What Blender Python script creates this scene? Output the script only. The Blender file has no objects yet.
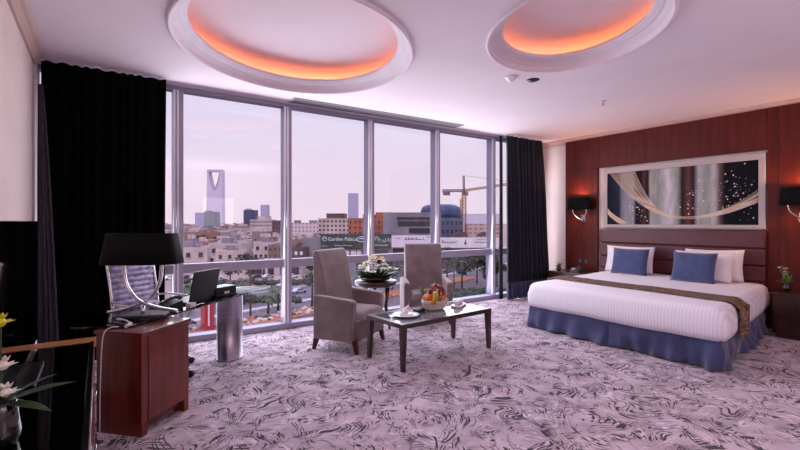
import bpy, bmesh, math, random
from mathutils import Vector, Matrix, noise
from mathutils.geometry import tessellate_polygon
random.seed(7)
PI = math.pi
sc = bpy.context.scene
COL = sc.collection

# ---------------------------------------------------------------- camera, sky, light, exposure
EYE = 1.42
A = math.atan2(300, 434)                      # yaw of the lens away from the room's depth axis
cam_d = bpy.data.cameras.new('camera'); cam = bpy.data.objects.new('camera', cam_d); COL.objects.link(cam)
cam.location = (0, 0, EYE); cam.rotation_euler = (PI/2, 0, -A)
cam_d.sensor_width = 36; cam_d.lens = 36*434/800; cam_d.shift_y = -3/800
cam_d.clip_start = 0.05; cam_d.clip_end = 9000
sc.camera = cam
sc.view_settings.view_transform = 'Standard'; sc.view_settings.look = 'None'
sc.view_settings.gamma = 1; sc.view_settings.use_curve_mapping = False
sc.view_settings.exposure = 0.10
sc.cycles.use_denoising = True
sc.cycles.max_bounces = 8; sc.cycles.diffuse_bounces = 4; sc.cycles.glossy_bounces = 4
sc.cycles.transparent_max_bounces = 16; sc.cycles.transmission_bounces = 4
sc.cycles.sample_clamp_indirect = 3.0

def lin(h):
    h = h.lstrip('#'); out = []
    for i in (0, 2, 4):
        c = int(h[i:i+2], 16)/255
        out.append(c/12.92 if c <= .04045 else ((c+.055)/1.055)**2.4)
    return tuple(out)

world = bpy.data.worlds.new('hazy_sky'); sc.world = world; world.use_nodes = True
nt = world.node_tree; nt.nodes.clear()
wo = nt.nodes.new('ShaderNodeOutputWorld'); bg = nt.nodes.new('ShaderNodeBackground')
tc = nt.nodes.new('ShaderNodeTexCoord'); sx = nt.nodes.new('ShaderNodeSeparateXYZ'); rp = nt.nodes.new('ShaderNodeValToRGB')
nt.links.new(tc.outputs['Generated'], sx.inputs[0]); nt.links.new(sx.outputs['Z'], rp.inputs[0])
nt.links.new(rp.outputs[0], bg.inputs[0]); nt.links.new(bg.outputs[0], wo.inputs[0])
e = rp.color_ramp.elements
e[0].position = 0.0; e[0].color = (*lin('E3D3DF'), 1)
e[1].position = 1.0; e[1].color = (*lin('B4B8E0'), 1)
q = e.new(.12); q.color = (*lin('E0D2E2'), 1)
q = e.new(.34); q.color = (*lin('CCCBE4'), 1)
mr = nt.nodes.new('ShaderNodeMapRange'); nt.links.new(sx.outputs['Z'], mr.inputs[0])      # bright haze overhead
mr.inputs['From Min'].default_value = .30; mr.inputs['From Max'].default_value = .65; mr.inputs['To Min'].default_value = 1.17; mr.inputs['To Max'].default_value = 3.6
nt.links.new(mr.outputs[0], bg.inputs[1])

def sun(loc_dir, strength, color, angle):
    d = bpy.data.lights.new('sun', 'SUN'); d.energy = strength; d.color = color; d.angle = angle
    o = bpy.data.objects.new('sun', d); COL.objects.link(o)
    o.rotation_euler = Vector(loc_dir).to_track_quat('-Z', 'Y').to_euler(); return o
sun((.30, .55, -.55), 1.2, (1.0, .90, .86), .15)       # high hazy sun, from behind the building, on the city

def area(name, loc, direction, sx_, sy_, power, color, portal=False, spread=PI):
    d = bpy.data.lights.new(name, 'AREA'); d.shape = 'RECTANGLE'; d.size = sx_; d.size_y = sy_
    d.energy = power; d.color = color; d.spread = spread
    if portal: d.cycles.is_portal = True
    o = bpy.data.objects.new(name, d); COL.objects.link(o); o.location = loc
    o.rotation_euler = Vector(direction).to_track_quat('-Z', 'Y').to_euler(); return o
area('window_portal', (3.44, 5.86, 1.5), (0, -1, 0), 7.9, 3.0, 1, (1, 1, 1), portal=True)
area('window_fill', (3.44, 5.615, 1.5), (0, -1, -.10), 7.4, 2.75, 205, (.94, .93, 1.0))  # added panel just inside the glass, boosts the daylight
area('ceiling_fill', (2.4, -1.9, 1.9), (0, 0, 1), 3.6, 2.2, 112, (1.0, .92, .99))  # added uplight behind the camera, brightens the room off the ceiling
area('reflection_panel', (3.15, -3.5, 1.75), (0, 1, 0), .95, .9, 5, (1.0, .93, .98))  # unseen panel added to put a pale rectangle reflection in the glass
def down(x, y, p_):  # added spots behind the camera as room fill, no fittings modelled
    d = bpy.data.lights.new('fill_spot', 'SPOT'); d.energy = p_; d.color = (1, .88, .90); d.spot_size = 2.4; d.spot_blend = .8; d.shadow_soft_size = .25
    o = bpy.data.objects.new('fill_spot', d); COL.objects.link(o); o.location = (x, y, 2.93)
for x_, y_ in ((.6, -.4), (2.6, -.9), (4.8, -.9)): down(x_, y_, 30)

# ---------------------------------------------------------------- materials
MATS = {}
def newmat(name):
    m = bpy.data.materials.new(name); m.use_nodes = True
    n = m.node_tree; n.nodes.clear()
    o = n.nodes.new('ShaderNodeOutputMaterial'); b = n.nodes.new('ShaderNodeBsdfPrincipled')
    n.links.new(b.outputs[0], o.inputs[0]); MATS[name] = m
    return m, n, b
def node(n, t, **kw):
    x = n.nodes.new(t)
    for k, v in kw.items():
        if k in x.inputs: x.inputs[k].default_value = v
        else: setattr(x, k, v)
    return x
def ramp(n, fac, stops, interp='LINEAR'):
    r = n.nodes.new('ShaderNodeValToRGB'); n.links.new(fac, r.inputs[0]); r.color_ramp.interpolation = interp
    el = r.color_ramp.elements
    while len(el) < len(stops): el.new(.5)
    for e_, (p, c) in zip(el, stops):
        e_.position = p; e_.color = (*(lin(c) if isinstance(c, str) else c), 1)
    return r.outputs[0]
def mapped(n, sc_=(1, 1, 1), rot=(0, 0, 0), coord='Object'):
    t = n.nodes.new('ShaderNodeTexCoord'); m = n.nodes.new('ShaderNodeMapping')
    m.inputs['Scale'].default_value = sc_; m.inputs['Rotation'].default_value = rot
    n.links.new(t.outputs[coord], m.inputs[0]); return m.outputs[0]
def bump(n, b, fac, strength, dist=.01):
    u = node(n, 'ShaderNodeBump', Strength=strength, Distance=dist)
    n.links.new(fac, u.inputs['Height']); n.links.new(u.outputs[0], b.inputs['Normal'])
def simple(name, c1, rough=.6, metal=0, c2=None, scale=8, stretch=(1, 1, 1), bmp=0, coat=0, sheen=0, spec=.5, detail=3, lo=.35, hi=.65):
    m, n, b = newmat(name)
    b.inputs['Base Color'].default_value = (*lin(c1), 1); b.inputs['Roughness'].default_value = rough
    b.inputs['Metallic'].default_value = metal; b.inputs['Coat Weight'].default_value = coat
    b.inputs['Sheen Weight'].default_value = sheen; b.inputs['Specular IOR Level'].default_value = spec
    nz = node(n, 'ShaderNodeTexNoise', Scale=scale, Detail=detail)
    n.links.new(mapped(n, stretch), nz.inputs['Vector'])
    if c2: n.links.new(ramp(n, nz.outputs[0], [(lo, c1), (hi, c2)]), b.inputs['Base Color'])
    if bmp: bump(n, b, nz.outputs[0], bmp)
    return m
def emit(name, c, s):
    m, n, b = newmat(name); b.inputs['Base Color'].default_value = (*lin(c), 1)
    b.inputs['Emission Color'].default_value = (*lin(c), 1); b.inputs['Emission Strength'].default_value = s; return m

simple('plaster_white', 'EBDDE6', .9, c2='E7D8E2', scale=1.5)
simple('plaster_cream', 'E3D2CE', .85, c2='DECBC7', scale=2)
simple('cornice_paint', 'C9A9A2', .7, c2='C2A29B')
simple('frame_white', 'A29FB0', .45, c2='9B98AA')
simple('moulding_white', 'E2D6E2', .6, c2='DDD1DD')
simple('wood_wall', '602019', .45, c2='4E1913', scale=3, stretch=(5, 5, .6), spec=.2, detail=6)
simple('wood_desk', '722A19', .3, c2='56190F', scale=3, stretch=(6, 6, .8), coat=.5, detail=6)
simple('wood_dark', '3C2019', .3, c2='2A1512', scale=5, stretch=(6, 6, 1), coat=.3)
simple('wood_lit', 'C98A55', .35, c2='B87843', scale=4, stretch=(1, 8, 1), coat=.3)  # sky and sun light on the console edging, put into its orange
simple('groove', '1E0B09', .6)
simple('leather', '62303A', .42, c2='542631', scale=40, bmp=.15)
simple('velvet', '8C7A7B', .9, c2='746466', scale=5, sheen=.4, bmp=.1, detail=5)
simple('black_cloth', '050506', .95, c2='030304', scale=8, spec=.1)
simple('navy_cloth', '141A2C', .85, c2='0D1220', scale=8, sheen=.1)
simple('blue_hem', '3C4260', .85, c2='333955', scale=8, sheen=.3)
simple('grey_sheer', '46404E', .6, c2='28242E', scale=30, stretch=(4, 4, .4))
simple('bed_skirt', '3A426E', .8, c2='30375E', scale=6, sheen=.4)
simple('blue_pillow', '424E7C', .85, c2='3A4570', scale=12, sheen=.4, bmp=.1)
simple('pillow_white', 'F6F2F8', .85, c2='F0ECF5')
simple('chrome', 'D8D6DC', .14, 1)
simple('steel', 'A8A2AE', .3, 1, c2='9A949F', scale=3, stretch=(1, 1, 20))
simple('black_gloss', '060507', .05, coat=1, spec=.6)
simple('black_plastic', '101013', .35)
simple('black_matt', '0A090B', .7)
simple('dark_grey', '26242A', .5)
simple('chair_mesh', 'C4C0E0', .55, c2='86819F', scale=20)
simple('shade_black', '0A080A', .8, spec=.2)
simple('shade_inner', 'E8C9A0', .7)
simple('cable_white', 'DAD6DE', .4)
simple('porcelain', 'EFEAF0', .25, coat=.4)
simple('napkin', 'EDE6EC', .9, bmp=.1)
simple('basket_white', 'E8DED8', .7, c2='C8B8B0', scale=60, bmp=.3)
simple('orange_peel', 'E07A1C', .5, c2='D0650F', scale=40, bmp=.1)
simple('grape_red', '7A1C22', .3, c2='A04038', scale=20, coat=.3)
simple('apple_green', '6F8A2A', .3, c2='4E6E1E', scale=6, coat=.3)
simple('apple_red', '8A1E1C', .3, c2='B0402A', scale=6, coat=.3)
simple('banana', 'E0B030', .5, c2='C8941E', scale=8)
simple('leaf_green', '2E4A22', .5, c2='1E3616', scale=12)
simple('leaf_pale', '6C8A4A', .5, c2='54743A', scale=12)
simple('petal_white', 'F2EEE6', .6, c2='E4E0D0', scale=12)
simple('petal_cream', 'EFDDB8', .6)
simple('petal_red', '7C2018', .6)
simple('petal_yellow', 'D8D424', .5)
simple('bronze_bowl', '3A2018', .3, c2='2A1612', coat=.3)
simple('phone_grey', '5A545E', .4)
# outdoors
simple('asphalt', '625A60', .95, c2='504850', scale=.2)
simple('sand_ground', '967C72', .95, c2='786460', scale=.05)
simple('pavement', '5C5052', .95, c2='463C3E', scale=.5)
simple('kerb', 'A89C9E', .9)
simple('hedge', '262F1E', .9, c2='161E12', scale=2)
simple('tree_leaf', '2A3422', .9, c2='181F14', scale=.6)
simple('palm_leaf', '4E5436', .7, c2='3A4228', scale=.6)
simple('bark', '4E3A32', .95, c2='3A2A26', scale=2)
simple('brick_orange', '985840', .9, c2='804834', scale=.15)
simple('bldg_grey', '7E7680', .85, c2='6A626C', scale=.1)
simple('bldg_white', 'BCA8A6', .9, c2='9A8886', scale=.1)
simple('bldg_pink', '94746A', .9, c2='745650', scale=.1)
simple('bldg_tan', '806658', .9, c2='604C42', scale=.12)
simple('bldg_brown', '5A4240', .9, c2='443230', scale=.1)
simple('tower_hazed', 'ACA2B8', .7, c2='A49AB0', scale=.02)  # haze of distance put into the skyscraper's pale colour
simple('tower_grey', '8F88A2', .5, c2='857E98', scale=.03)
simple('glass_blue', '2E3458', .5, c2='22284A', scale=.05, spec=.3)
simple('glass_slate', '4E5166', .3, c2='454860', scale=.05)
simple('window_dark', '2A2630', .2)
simple('crane_yellow', '94683E', .7)
simple('crane_grey', '705A56', .7)
simple('sign_green', '1E2E2A', .6, c2='1A2826', scale=.3)
simple('sign_white', 'CFC2C8', .7, c2='C4B6BE', scale=.3)
simple('sign_letter', 'C8C8CC', .6)
simple('sign_ink', '2A2430', .7)
simple('sign_red', 'A82838', .7)
simple('red_paint', '9A1020', .45, c2='860A18', scale=2)
simple('flowerbed', '9A5E3C', .95, c2='7A4C34', scale=1)
simple('car_black', '15151A', .25, coat=.6)
simple('car_silver', 'A8A4B0', .3, .4, coat=.4)
simple('car_white', 'DAD6DC', .3, coat=.4)
simple('tyre', '121214', .9)
simple('headlight_glass', 'E8E8F0', .2)

# glass panes: thin, mostly clear, a weak reflection
m, n, b = newmat('window_glass'); n.nodes.remove(b)
tr = node(n, 'ShaderNodeBsdfTransparent'); gl = node(n, 'ShaderNodeBsdfGlossy', Roughness=.0); mx = n.nodes.new('ShaderNodeMixShader')
tr.inputs[0].default_value = (.97, .96, .98, 1); mx.inputs[0].default_value = .04
n.links.new(tr.outputs[0], mx.inputs[1]); n.links.new(gl.outputs[0], mx.inputs[2]); n.links.new(mx.outputs[0], n.nodes['Material Output'].inputs[0])
m, n, b = newmat('desk_glass'); n.nodes.remove(b)
tr = node(n, 'ShaderNodeBsdfTransparent'); gl = node(n, 'ShaderNodeBsdfGlossy', Roughness=.02); mx = n.nodes.new('ShaderNodeMixShader')
fr = node(n, 'ShaderNodeFresnel', IOR=1.7)
tr.inputs[0].default_value = (.60, .64, .66, 1)
n.links.new(fr.outputs[0], mx.inputs[0])
n.links.new(tr.outputs[0], mx.inputs[1]); n.links.new(gl.outputs[0], mx.inputs[2]); n.links.new(mx.outputs[0], n.nodes['Material Output'].inputs[0])
simple('table_glass', '6A707C', .06, coat=1, spec=1.0)
emit('cove_strip', 'FF9A48', 30)
emit('bulb', 'FFB070', 5)
simple('slot_grey', '5A545C', .6)
simple('picture_frame', 'B8AAA8', .5)
simple('fin_lit', 'F2F0FA', .3)  # daylight on the mullion strips put into a brighter white than the frame

# carpet: pale mauve pile with clumps of dark curved feather strokes
m, n, b = newmat('carpet')
b.inputs['Roughness'].default_value = .95; b.inputs['Sheen Weight'].default_value = .2; b.inputs['Specular IOR Level'].default_value = .1
base = node(n, 'ShaderNodeTexNoise', Scale=3.5, Detail=4); n.links.new(mapped(n), base.inputs['Vector'])
basec = ramp(n, base.outputs[0], [(.35, 'A4919E'), (.65, 'C8B6C2')])
def strokes(rot, wscale, seed, lo, hi, mlo, mhi, mscale, thin=.25):
    """clumps of short curved feather strokes: stretched noise bent by a slow warp, cut by a blotch mask"""
    v = mapped(n, (1, 1, 1), (0, 0, rot))
    off = node(n, 'ShaderNodeVectorMath', operation='ADD'); off.inputs[1].default_value = (seed, seed*.7, 0); n.links.new(v, off.inputs[0])
    w = node(n, 'ShaderNodeTexNoise', Scale=3.2, Detail=.5); n.links.new(off.outputs[0], w.inputs['Vector'])
    s1 = node(n, 'ShaderNodeVectorMath', operation='MULTIPLY_ADD'); s1.inputs[1].default_value = (.42, .42, 0)
    n.links.new(w.outputs['Color'], s1.inputs[0]); n.links.new(off.outputs[0], s1.inputs[2])
    sq = node(n, 'ShaderNodeVectorMath', operation='MULTIPLY'); sq.inputs[1].default_value = (wscale, wscale*thin, 1); n.links.new(s1.outputs[0], sq.inputs[0])
    wv = node(n, 'ShaderNodeTexNoise', Scale=1.0, Detail=0.0); n.links.new(sq.outputs[0], wv.inputs['Vector'])
    st = node(n, 'ShaderNodeMapRange'); st.inputs['From Min'].default_value = lo; st.inputs['From Max'].default_value = hi
    n.links.new(wv.outputs[0], st.inputs[0])
    mk = node(n, 'ShaderNodeTexNoise', Scale=mscale, Detail=1.0); n.links.new(s1.outputs[0], mk.inputs['Vector'])
    mm = node(n, 'ShaderNodeMapRange'); mm.inputs['From Min'].default_value = mlo; mm.inputs['From Max'].default_value = mhi
    n.links.new(mk.outputs[0], mm.inputs[0])
    mu = node(n, 'ShaderNodeMath', operation='MULTIPLY'); n.links.new(st.outputs[0], mu.inputs[0]); n.links.new(mm.outputs[0], mu.inputs[1])
    return mu.outputs[0]
def mixc(fac, a_, b_):
    x = n.nodes.new('ShaderNodeMix'); x.data_type = 'RGBA'
    n.links.new(fac, x.inputs[0])
    if isinstance(a_, str): x.inputs[6].default_value = (*lin(a_), 1)
    else: n.links.new(a_, x.inputs[6])
    x.inputs[7].default_value = (*lin(b_), 1); return x.outputs[2]
c1 = mixc(strokes(.9, 60, 5.0, .55, .60, .47, .54, 6.0, .16), basec, '927C8A')
c2 = mixc(strokes(-.7, 64, 21.0, .57, .62, .50, .56, 6.5, .16), c1, 'D8C8D2')
c3 = mixc(strokes(.5, 84, 2.0, .555, .59, .50, .545, 6.0, .12), c2, '2C2029')
c4 = mixc(strokes(-1.2, 88, 47.0, .56, .595, .51, .55, 6.4, .12), c3, '33272E')
n.links.new(c4, b.inputs['Base Color'])
fz = node(n, 'ShaderNodeTexNoise', Scale=260, Detail=1); n.links.new(mapped(n), fz.inputs['Vector']); bump(n, b, fz.outputs[0], .25, .004)

# striped white bed linen
m, n, b = newmat('linen')
b.inputs['Roughness'].default_value = .75; b.inputs['Sheen Weight'].default_value = .2
wv = node(n, 'ShaderNodeTexWave', Scale=9.5, Distortion=0.0); wv.bands_direction = 'Y'; n.links.new(mapped(n), wv.inputs['Vector'])
n.links.new(ramp(n, wv.outputs['Fac'], [(.35, 'ECE8F6'), (.65, 'F8F5FD')]), b.inputs['Base Color'])
# paisley runner
m, n, b = newmat('runner_cloth')
b.inputs['Roughness'].default_value = .7
w = node(n, 'ShaderNodeTexNoise', Scale=8.5, Detail=1, Distortion=1.5); n.links.new(mapped(n), w.inputs['Vector'])
n.links.new(ramp(n, w.outputs[0], [(.30, '1E1E2C'), (.40, '7A5436'), (.45, '2A2A38'), (.50, 'B48A66'), (.54, '54301E'), (.59, '34505E'), (.64, 'A88C78'), (.68, '3A2A2C')]), b.inputs['Base Color'])
# painted canvas: vertical bands of black, brown, silver
m, n, b = newmat('canvas_bands')
b.inputs['Roughness'].default_value = .8; b.inputs['Specular IOR Level'].default_value = .15
t = n.nodes.new('ShaderNodeTexCoord'); s = n.nodes.new('ShaderNodeSeparateXYZ'); n.links.new(t.outputs['Object'], s.inputs[0])
nz = node(n, 'ShaderNodeTexNoise', Scale=14, Detail=4); n.links.new(mapped(n, (1, 1, .12)), nz.inputs['Vector'])
a1 = node(n, 'ShaderNodeMath', operation='MULTIPLY_ADD'); a1.inputs[1].default_value = -1/2.06; a1.inputs[2].default_value = .5
n.links.new(s.outputs['Y'], a1.inputs[0])                     # 0 at the left end of the canvas, 1 at the right
a2 = node(n, 'ShaderNodeMath', operation='MULTIPLY_ADD'); a2.inputs[1].default_value = .012; n.links.new(nz.outputs[0], a2.inputs[0]); n.links.new(a1.outputs[0], a2.inputs[2])
bands = [(0, '1E2232'), (.09, '2C3040'), (.11, '8A8A94'), (.20, 'A8A6AE'), (.225, '221C22'), (.27, '2A2028'), (.29, '5E3A34'), (.32, '1C1A24'), (.34, 'B2AEA8'), (.40, '9A9C96'), (.47, 'D6D2D6'), (.53, 'A4A49E'), (.56, '2A2228'), (.61, '6A443C'), (.64, '1E1C26'), (.67, 'B6B2B4'), (.72, 'A0A29E'), (.77, 'C2BEC0'), (.80, '6C5854'), (.83, '14141C')]
bc = ramp(n, a2.outputs[0], bands)
n2 = node(n, 'ShaderNodeTexNoise', Scale=6, Detail=6); n.links.new(mapped(n, (1, 3, .7)), n2.inputs['Vector'])
x = n.nodes.new('ShaderNodeMix'); x.data_type = 'RGBA'; x.blend_type = 'MULTIPLY'; x.inputs[0].default_value = .35
n.links.new(bc, x.inputs[6]); n.links.new(ramp(n, n2.outputs[0], [(.35, '8A8A8A'), (.6, 'FFFFFF')]), x.inputs[7]); n.links.new(x.outputs[2], b.inputs['Base Color'])
simple('gold_paint', 'D09850', .4, 0, c2='E8C890', scale=6)
simple('silver_paint', 'E4DCE0', .4)
# facade with rows of small windows, for the far blocks
def facade(name, wall, win, fx, fz_):
    m, n, b = newmat(name); b.inputs['Roughness'].default_value = .8
    br = node(n, 'ShaderNodeTexBrick', Scale=1.0); br.offset = 0
    br.inputs['Brick Width'].default_value = fx; br.inputs['Row Height'].default_value = fz_; br.inputs['Mortar Size'].default_value = fz_*.30
    br.inputs['Color1'].default_value = (*lin(win), 1); br.inputs['Color2'].default_value = (*lin(win), 1); br.inputs['Mortar'].default_value = (*lin(wall), 1)
    t = n.nodes.new('ShaderNodeTexCoord'); s = n.nodes.new('ShaderNodeSeparateXYZ'); n.links.new(t.outputs['Object'], s.inputs[0])
    ad = node(n, 'ShaderNodeMath', operation='ADD'); n.links.new(s.outputs['X'], ad.inputs[0]); n.links.new(s.outputs['Y'], ad.inputs[1])
    cb = n.nodes.new('ShaderNodeCombineXYZ'); n.links.new(ad.outputs[0], cb.inputs[0]); n.links.new(s.outputs['Z'], cb.inputs[1])
    n.links.new(cb.outputs[0], br.inputs['Vector']); n.links.new(br.outputs['Color'], b.inputs['Base Color'])
facade('facade_white', 'BCA8AC', '6A5A62', 3.2, 3.4)
facade('facade_tan', 'B89C90', '6A5450', 3.6, 3.2)
facade('facade_pink', 'A88C86', '80665F', 4.2, 3.3)
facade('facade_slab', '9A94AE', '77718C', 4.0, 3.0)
facade('facade_glass', '6A7090', '3A4680', 6.0, 3.6)
facade('facade_stripes', 'B0A8B8', '7A7898', 5.0, 30.0)

# ---------------------------------------------------------------- mesh builder
class B:
    def __init__(s): s.v = []; s.f = []; s.m = []; s.sm = []; s.T = Matrix()
    def at(s, M): s.T = M; return s
    def add(s, vs, fs, mi=0, smooth=False):
        k = len(s.v); s.v += [tuple(s.T @ Vector(p)) for p in vs]
        for f in fs: s.f.append([k+i for i in f]); s.m.append(mi); s.sm.append(smooth)
        return s
    def box(s, x0, x1, y0, y1, z0, z1, mi=0, top=None):
        tx = top or (0, 0)                       # taper of the upper face
        v = [(x0, y0, z0), (x1, y0, z0), (x1, y1, z0), (x0, y1, z0),
             (x0+tx[0], y0+tx[1], z1), (x1-tx[0], y0+tx[1], z1), (x1-tx[0], y1-tx[1], z1), (x0+tx[0], y1-tx[1], z1)]
        return s.add(v, [(0, 3, 2, 1), (4, 5, 6, 7), (0, 1, 5, 4), (1, 2, 6, 5), (2, 3, 7, 6), (3, 0, 4, 7)], mi)
    def prism(s, poly, z0, z1, mi=0, f=None):
        """polygon (x,y) extruded from z0 to z1; f maps a point to another plane"""
        n_ = len(poly); v = [(x, y, z0) for x, y in poly]+[(x, y, z1) for x, y in poly]
        if f: v = [f(*p) for p in v]
        fs = [tuple(range(n_))[::-1], tuple(range(n_, 2*n_))]+[(i, (i+1) % n_, n_+(i+1) % n_, n_+i) for i in range(n_)]
        return s.add(v, fs, mi)
    def lathe(s, prof, seg=24, mi=0, c=(0, 0, 0), ell=(1, 1), smooth=True):
        v = []; fs = []
        for r, z in prof:
            for i in range(seg):
                a = 2*PI*i/seg; v.append((c[0]+r*ell[0]*math.cos(a), c[1]+r*ell[1]*math.sin(a), c[2]+z))
        for j in range(len(prof)-1):
            for i in range(seg):
                i2 = (i+1) % seg; fs.append((j*seg+i, j*seg+i2, (j+1)*seg+i2, (j+1)*seg+i))
        s.add(v, fs, mi, smooth)
        k = []
        if prof[0][0] > 1e-4: k.append(tuple(range(seg))[::-1])
        if prof[-1][0] > 1e-4: k.append(tuple(range((len(prof)-1)*seg, len(prof)*seg)))
        base = len(s.v)-len(v)
        for f in k: s.f.append([base+i for i in f]); s.m.append(mi); s.sm.append(False)
        return s
    def tube(s, pts, r, seg=8, mi=0, closed=False, flat=None):
        pts = [Vector(p) for p in pts]; n_ = len(pts); v = []; fs = []
        rs = r if isinstance(r, (list, tuple)) else [r]*n_
        up = Vector((0, 0, 1)); prev = None
        for i, p in enumerate(pts):
            if closed: t = pts[(i+1) % n_]-pts[i-1]
            else: t = pts[min(i+1, n_-1)]-pts[max(i-1, 0)]
            t.normalize()
            if prev is None:
                x = t.cross(up)
                if x.length < .05: x = t.cross(Vector((0, 1, 0)))
            else: x = prev-t*prev.dot(t)
            x.normalize(); prev = x; y = t.cross(x)
            for j in range(seg):
                a = 2*PI*j/seg; q = x*math.cos(a)*rs[i]+y*math.sin(a)*rs[i]*(flat or 1)
                v.append(p+q)
        m_ = n_ if closed else n_-1
        for i in range(m_):
            for j in range(seg):
                i2 = (i+1) % n_; j2 = (j+1) % seg; fs.append((i*seg+j, i*seg+j2, i2*seg+j2, i2*seg+j))
        s.add(v, fs, mi, True)
        if not closed:
            base = len(s.v)-len(v)
            s.f.append([base+j for j in range(seg)][::-1]); s.m.append(mi); s.sm.append(False)
            s.f.append([base+(n_-1)*seg+j for j in range(seg)]); s.m.append(mi); s.sm.append(False)
        return s
    def ball(s, c, r, mi=0, seg=14, ring=9, sq=(1, 1, 1)):
        v = [(c[0], c[1], c[2]+r*sq[2])]; fs = []
        for j in range(1, ring):
            t = PI*j/ring
            for i in range(seg):
                a = 2*PI*i/seg; v.append((c[0]+r*sq[0]*math.sin(t)*math.cos(a), c[1]+r*sq[1]*math.sin(t)*math.sin(a), c[2]+r*sq[2]*math.cos(t)))
        v.append((c[0], c[1], c[2]-r*sq[2])); L = len(v)-1
        for i in range(seg):
            fs.append((0, 1+i, 1+(i+1) % seg)); fs.append((L, L-seg+(i+1) % seg, L-seg+i))
        for j in range(ring-2):
            for i in range(seg):
                a = 1+j*seg; fs.append((a+i, a+seg+i, a+seg+(i+1) % seg, a+(i+1) % seg))
        return s.add(v, fs, mi, True)
    def grid(s, fn, nu, nv, mi=0, smooth=True):
        v = [fn(i/nu, j/nv) for j in range(nv+1) for i in range(nu+1)]
        fs = [(j*(nu+1)+i, j*(nu+1)+i+1, (j+1)*(nu+1)+i+1, (j+1)*(nu+1)+i) for j in range(nv) for i in range(nu)]
        return s.add(v, fs, mi, smooth)
    def build(s, name, mats, parent=None, bevel=0, seg=2, solid=0, sub=0, smooth=None, recalc=True):
        me = bpy.data.meshes.new(name); me.from_pydata(s.v, [], s.f)
        if isinstance(mats, str): mats = [mats]
        for x in mats: me.materials.append(MATS[x])
        me.polygons.foreach_set('material_index', s.m)
        me.polygons.foreach_set('use_smooth', [True]*len(s.sm) if smooth else s.sm)
        if recalc:
            bm = bmesh.new(); bm.from_mesh(me); bmesh.ops.recalc_face_normals(bm, faces=bm.faces); bm.to_mesh(me); bm.free()
        me.update(); o = bpy.data.objects.new(name, me); COL.objects.link(o)
        if parent: o.parent = parent
        if bevel:
            d = o.modifiers.new('bevel', 'BEVEL'); d.width = bevel; d.segments = seg; d.limit_method = 'ANGLE'; d.angle_limit = .6
            d.harden_normals = False
        if solid: d = o.modifiers.new('solid', 'SOLIDIFY'); d.thickness = solid; d.offset = 0
        if sub: d = o.modifiers.new('sub', 'SUBSURF'); d.levels = sub; d.render_levels = sub
        return o
def tag(o, label=None, cat=None, group=None, kind=None):
    if label: o['label'] = label
    if cat: o['category'] = cat
    if group: o['group'] = group
    if kind: o['kind'] = kind
    return o
def struct(o): o['kind'] = 'structure'; return o
def thing(name, label, cat, loc=(0, 0, 0), rz=0, group=None):
    o = bpy.data.objects.new(name, None); COL.objects.link(o); o.location = loc; o.rotation_euler = (0, 0, rz)
    o.empty_display_size = .1
    return tag(o, label, cat, group)
def copy_tree(o, parent=None):
    c = o.copy(); COL.objects.link(c); c.parent = parent
    for ch in list(o.children): copy_tree(ch, c)
    return c
def smoothpath(pts, n_=8):
    """Catmull-Rom through points"""
    P = [Vector(p) for p in pts]; P = [P[0]*2-P[1]]+P+[P[-1]*2-P[-2]]; out = []
    for i in range(1, len(P)-2):
        for k in range(n_):
            t = k/n_; a, b_, c, d = P[i-1:i+3]
            out.append(.5*((2*b_)+(c-a)*t+(2*a-5*b_+4*c-d)*t*t+(3*b_-a-3*c+d)*t**3))
    out.append(P[-2]); return out
def text(body, size, matname, parent, M, name='lettering', depth=.005, align='CENTER'):
    cu = bpy.data.curves.new('t', 'FONT'); cu.body = body; cu.size = size; cu.align_x = align; cu.align_y = 'CENTER'; cu.extrude = depth
    to = bpy.data.objects.new('t', cu); COL.objects.link(to)
    bpy.context.view_layer.update()
    me = bpy.data.meshes.new_from_object(to.evaluated_get(bpy.context.evaluated_depsgraph_get()))
    bpy.data.objects.remove(to); me.name = name
    me.materials.clear(); me.materials.append(MATS[matname])
    o = bpy.data.objects.new(name, me); COL.objects.link(o); o.parent = parent; o.matrix_local = M; return o

# ---------------------------------------------------------------- room shell
YW, XL, XR, H, YB = 5.66, -.513, 7.38, 3.0, -3.6
struct(B().box(XL, XR, YB, YW, -.12, 0).build('floor', 'carpet'))
wl = struct(B().box(XL-.15, XL, YB, YW+.1, 0, 3.5).build('wall_left', 'plaster_cream'))
struct(B().box(XL-.15, XR+.15, YB-.15, YB, 0, 3.5).build('wall_back', 'plaster_cream'))
struct(B().box(XR, XR+.15, YB, YW+.1, 0, 3.5).build('wall_right', 'plaster_cream'))
# ceiling with two oval openings
def ellipse(c, a, b_, ang, off, z, seg=96):
    u = Vector((math.cos(ang), math.sin(ang))); w = Vector((-math.sin(ang), math.cos(ang)))
    return [(c[0]+(a+off)*math.cos(t)*u.x+(b_+off)*math.sin(t)*w.x, c[1]+(a+off)*math.cos(t)*u.y+(b_+off)*math.sin(t)*w.y, z) for t in [2*PI*i/seg for i in range(seg)]]
COVES = [((1.533, 3.83), 1.235, 1.035, math.radians(52)), ((3.25, 2.165), .868, .70, math.radians(51))]
outer = [(XL-.15, YB-.15, H), (XR+.15, YB-.15, H), (XR+.15, YW+.12, H), (XL-.15, YW+.12, H)]
loops = [outer]+[ellipse(*c, 0, H)[::-1] for c in COVES]
flat = [Vector(p) for l in loops for p in l]
tris = tessellate_polygon([[Vector(p) for p in l] for l in loops])
b0 = B(); b0.add([tuple(p) for p in flat], [tuple(t) for t in tris])
ceil = struct(b0.build('ceiling', 'plaster_white', recalc=False))
b0 = B().box(XL-.15, XR+.15, YB-.15, YW+.12, 3.5, 3.62).build('roof_slab', 'plaster_white', ceil)
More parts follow.
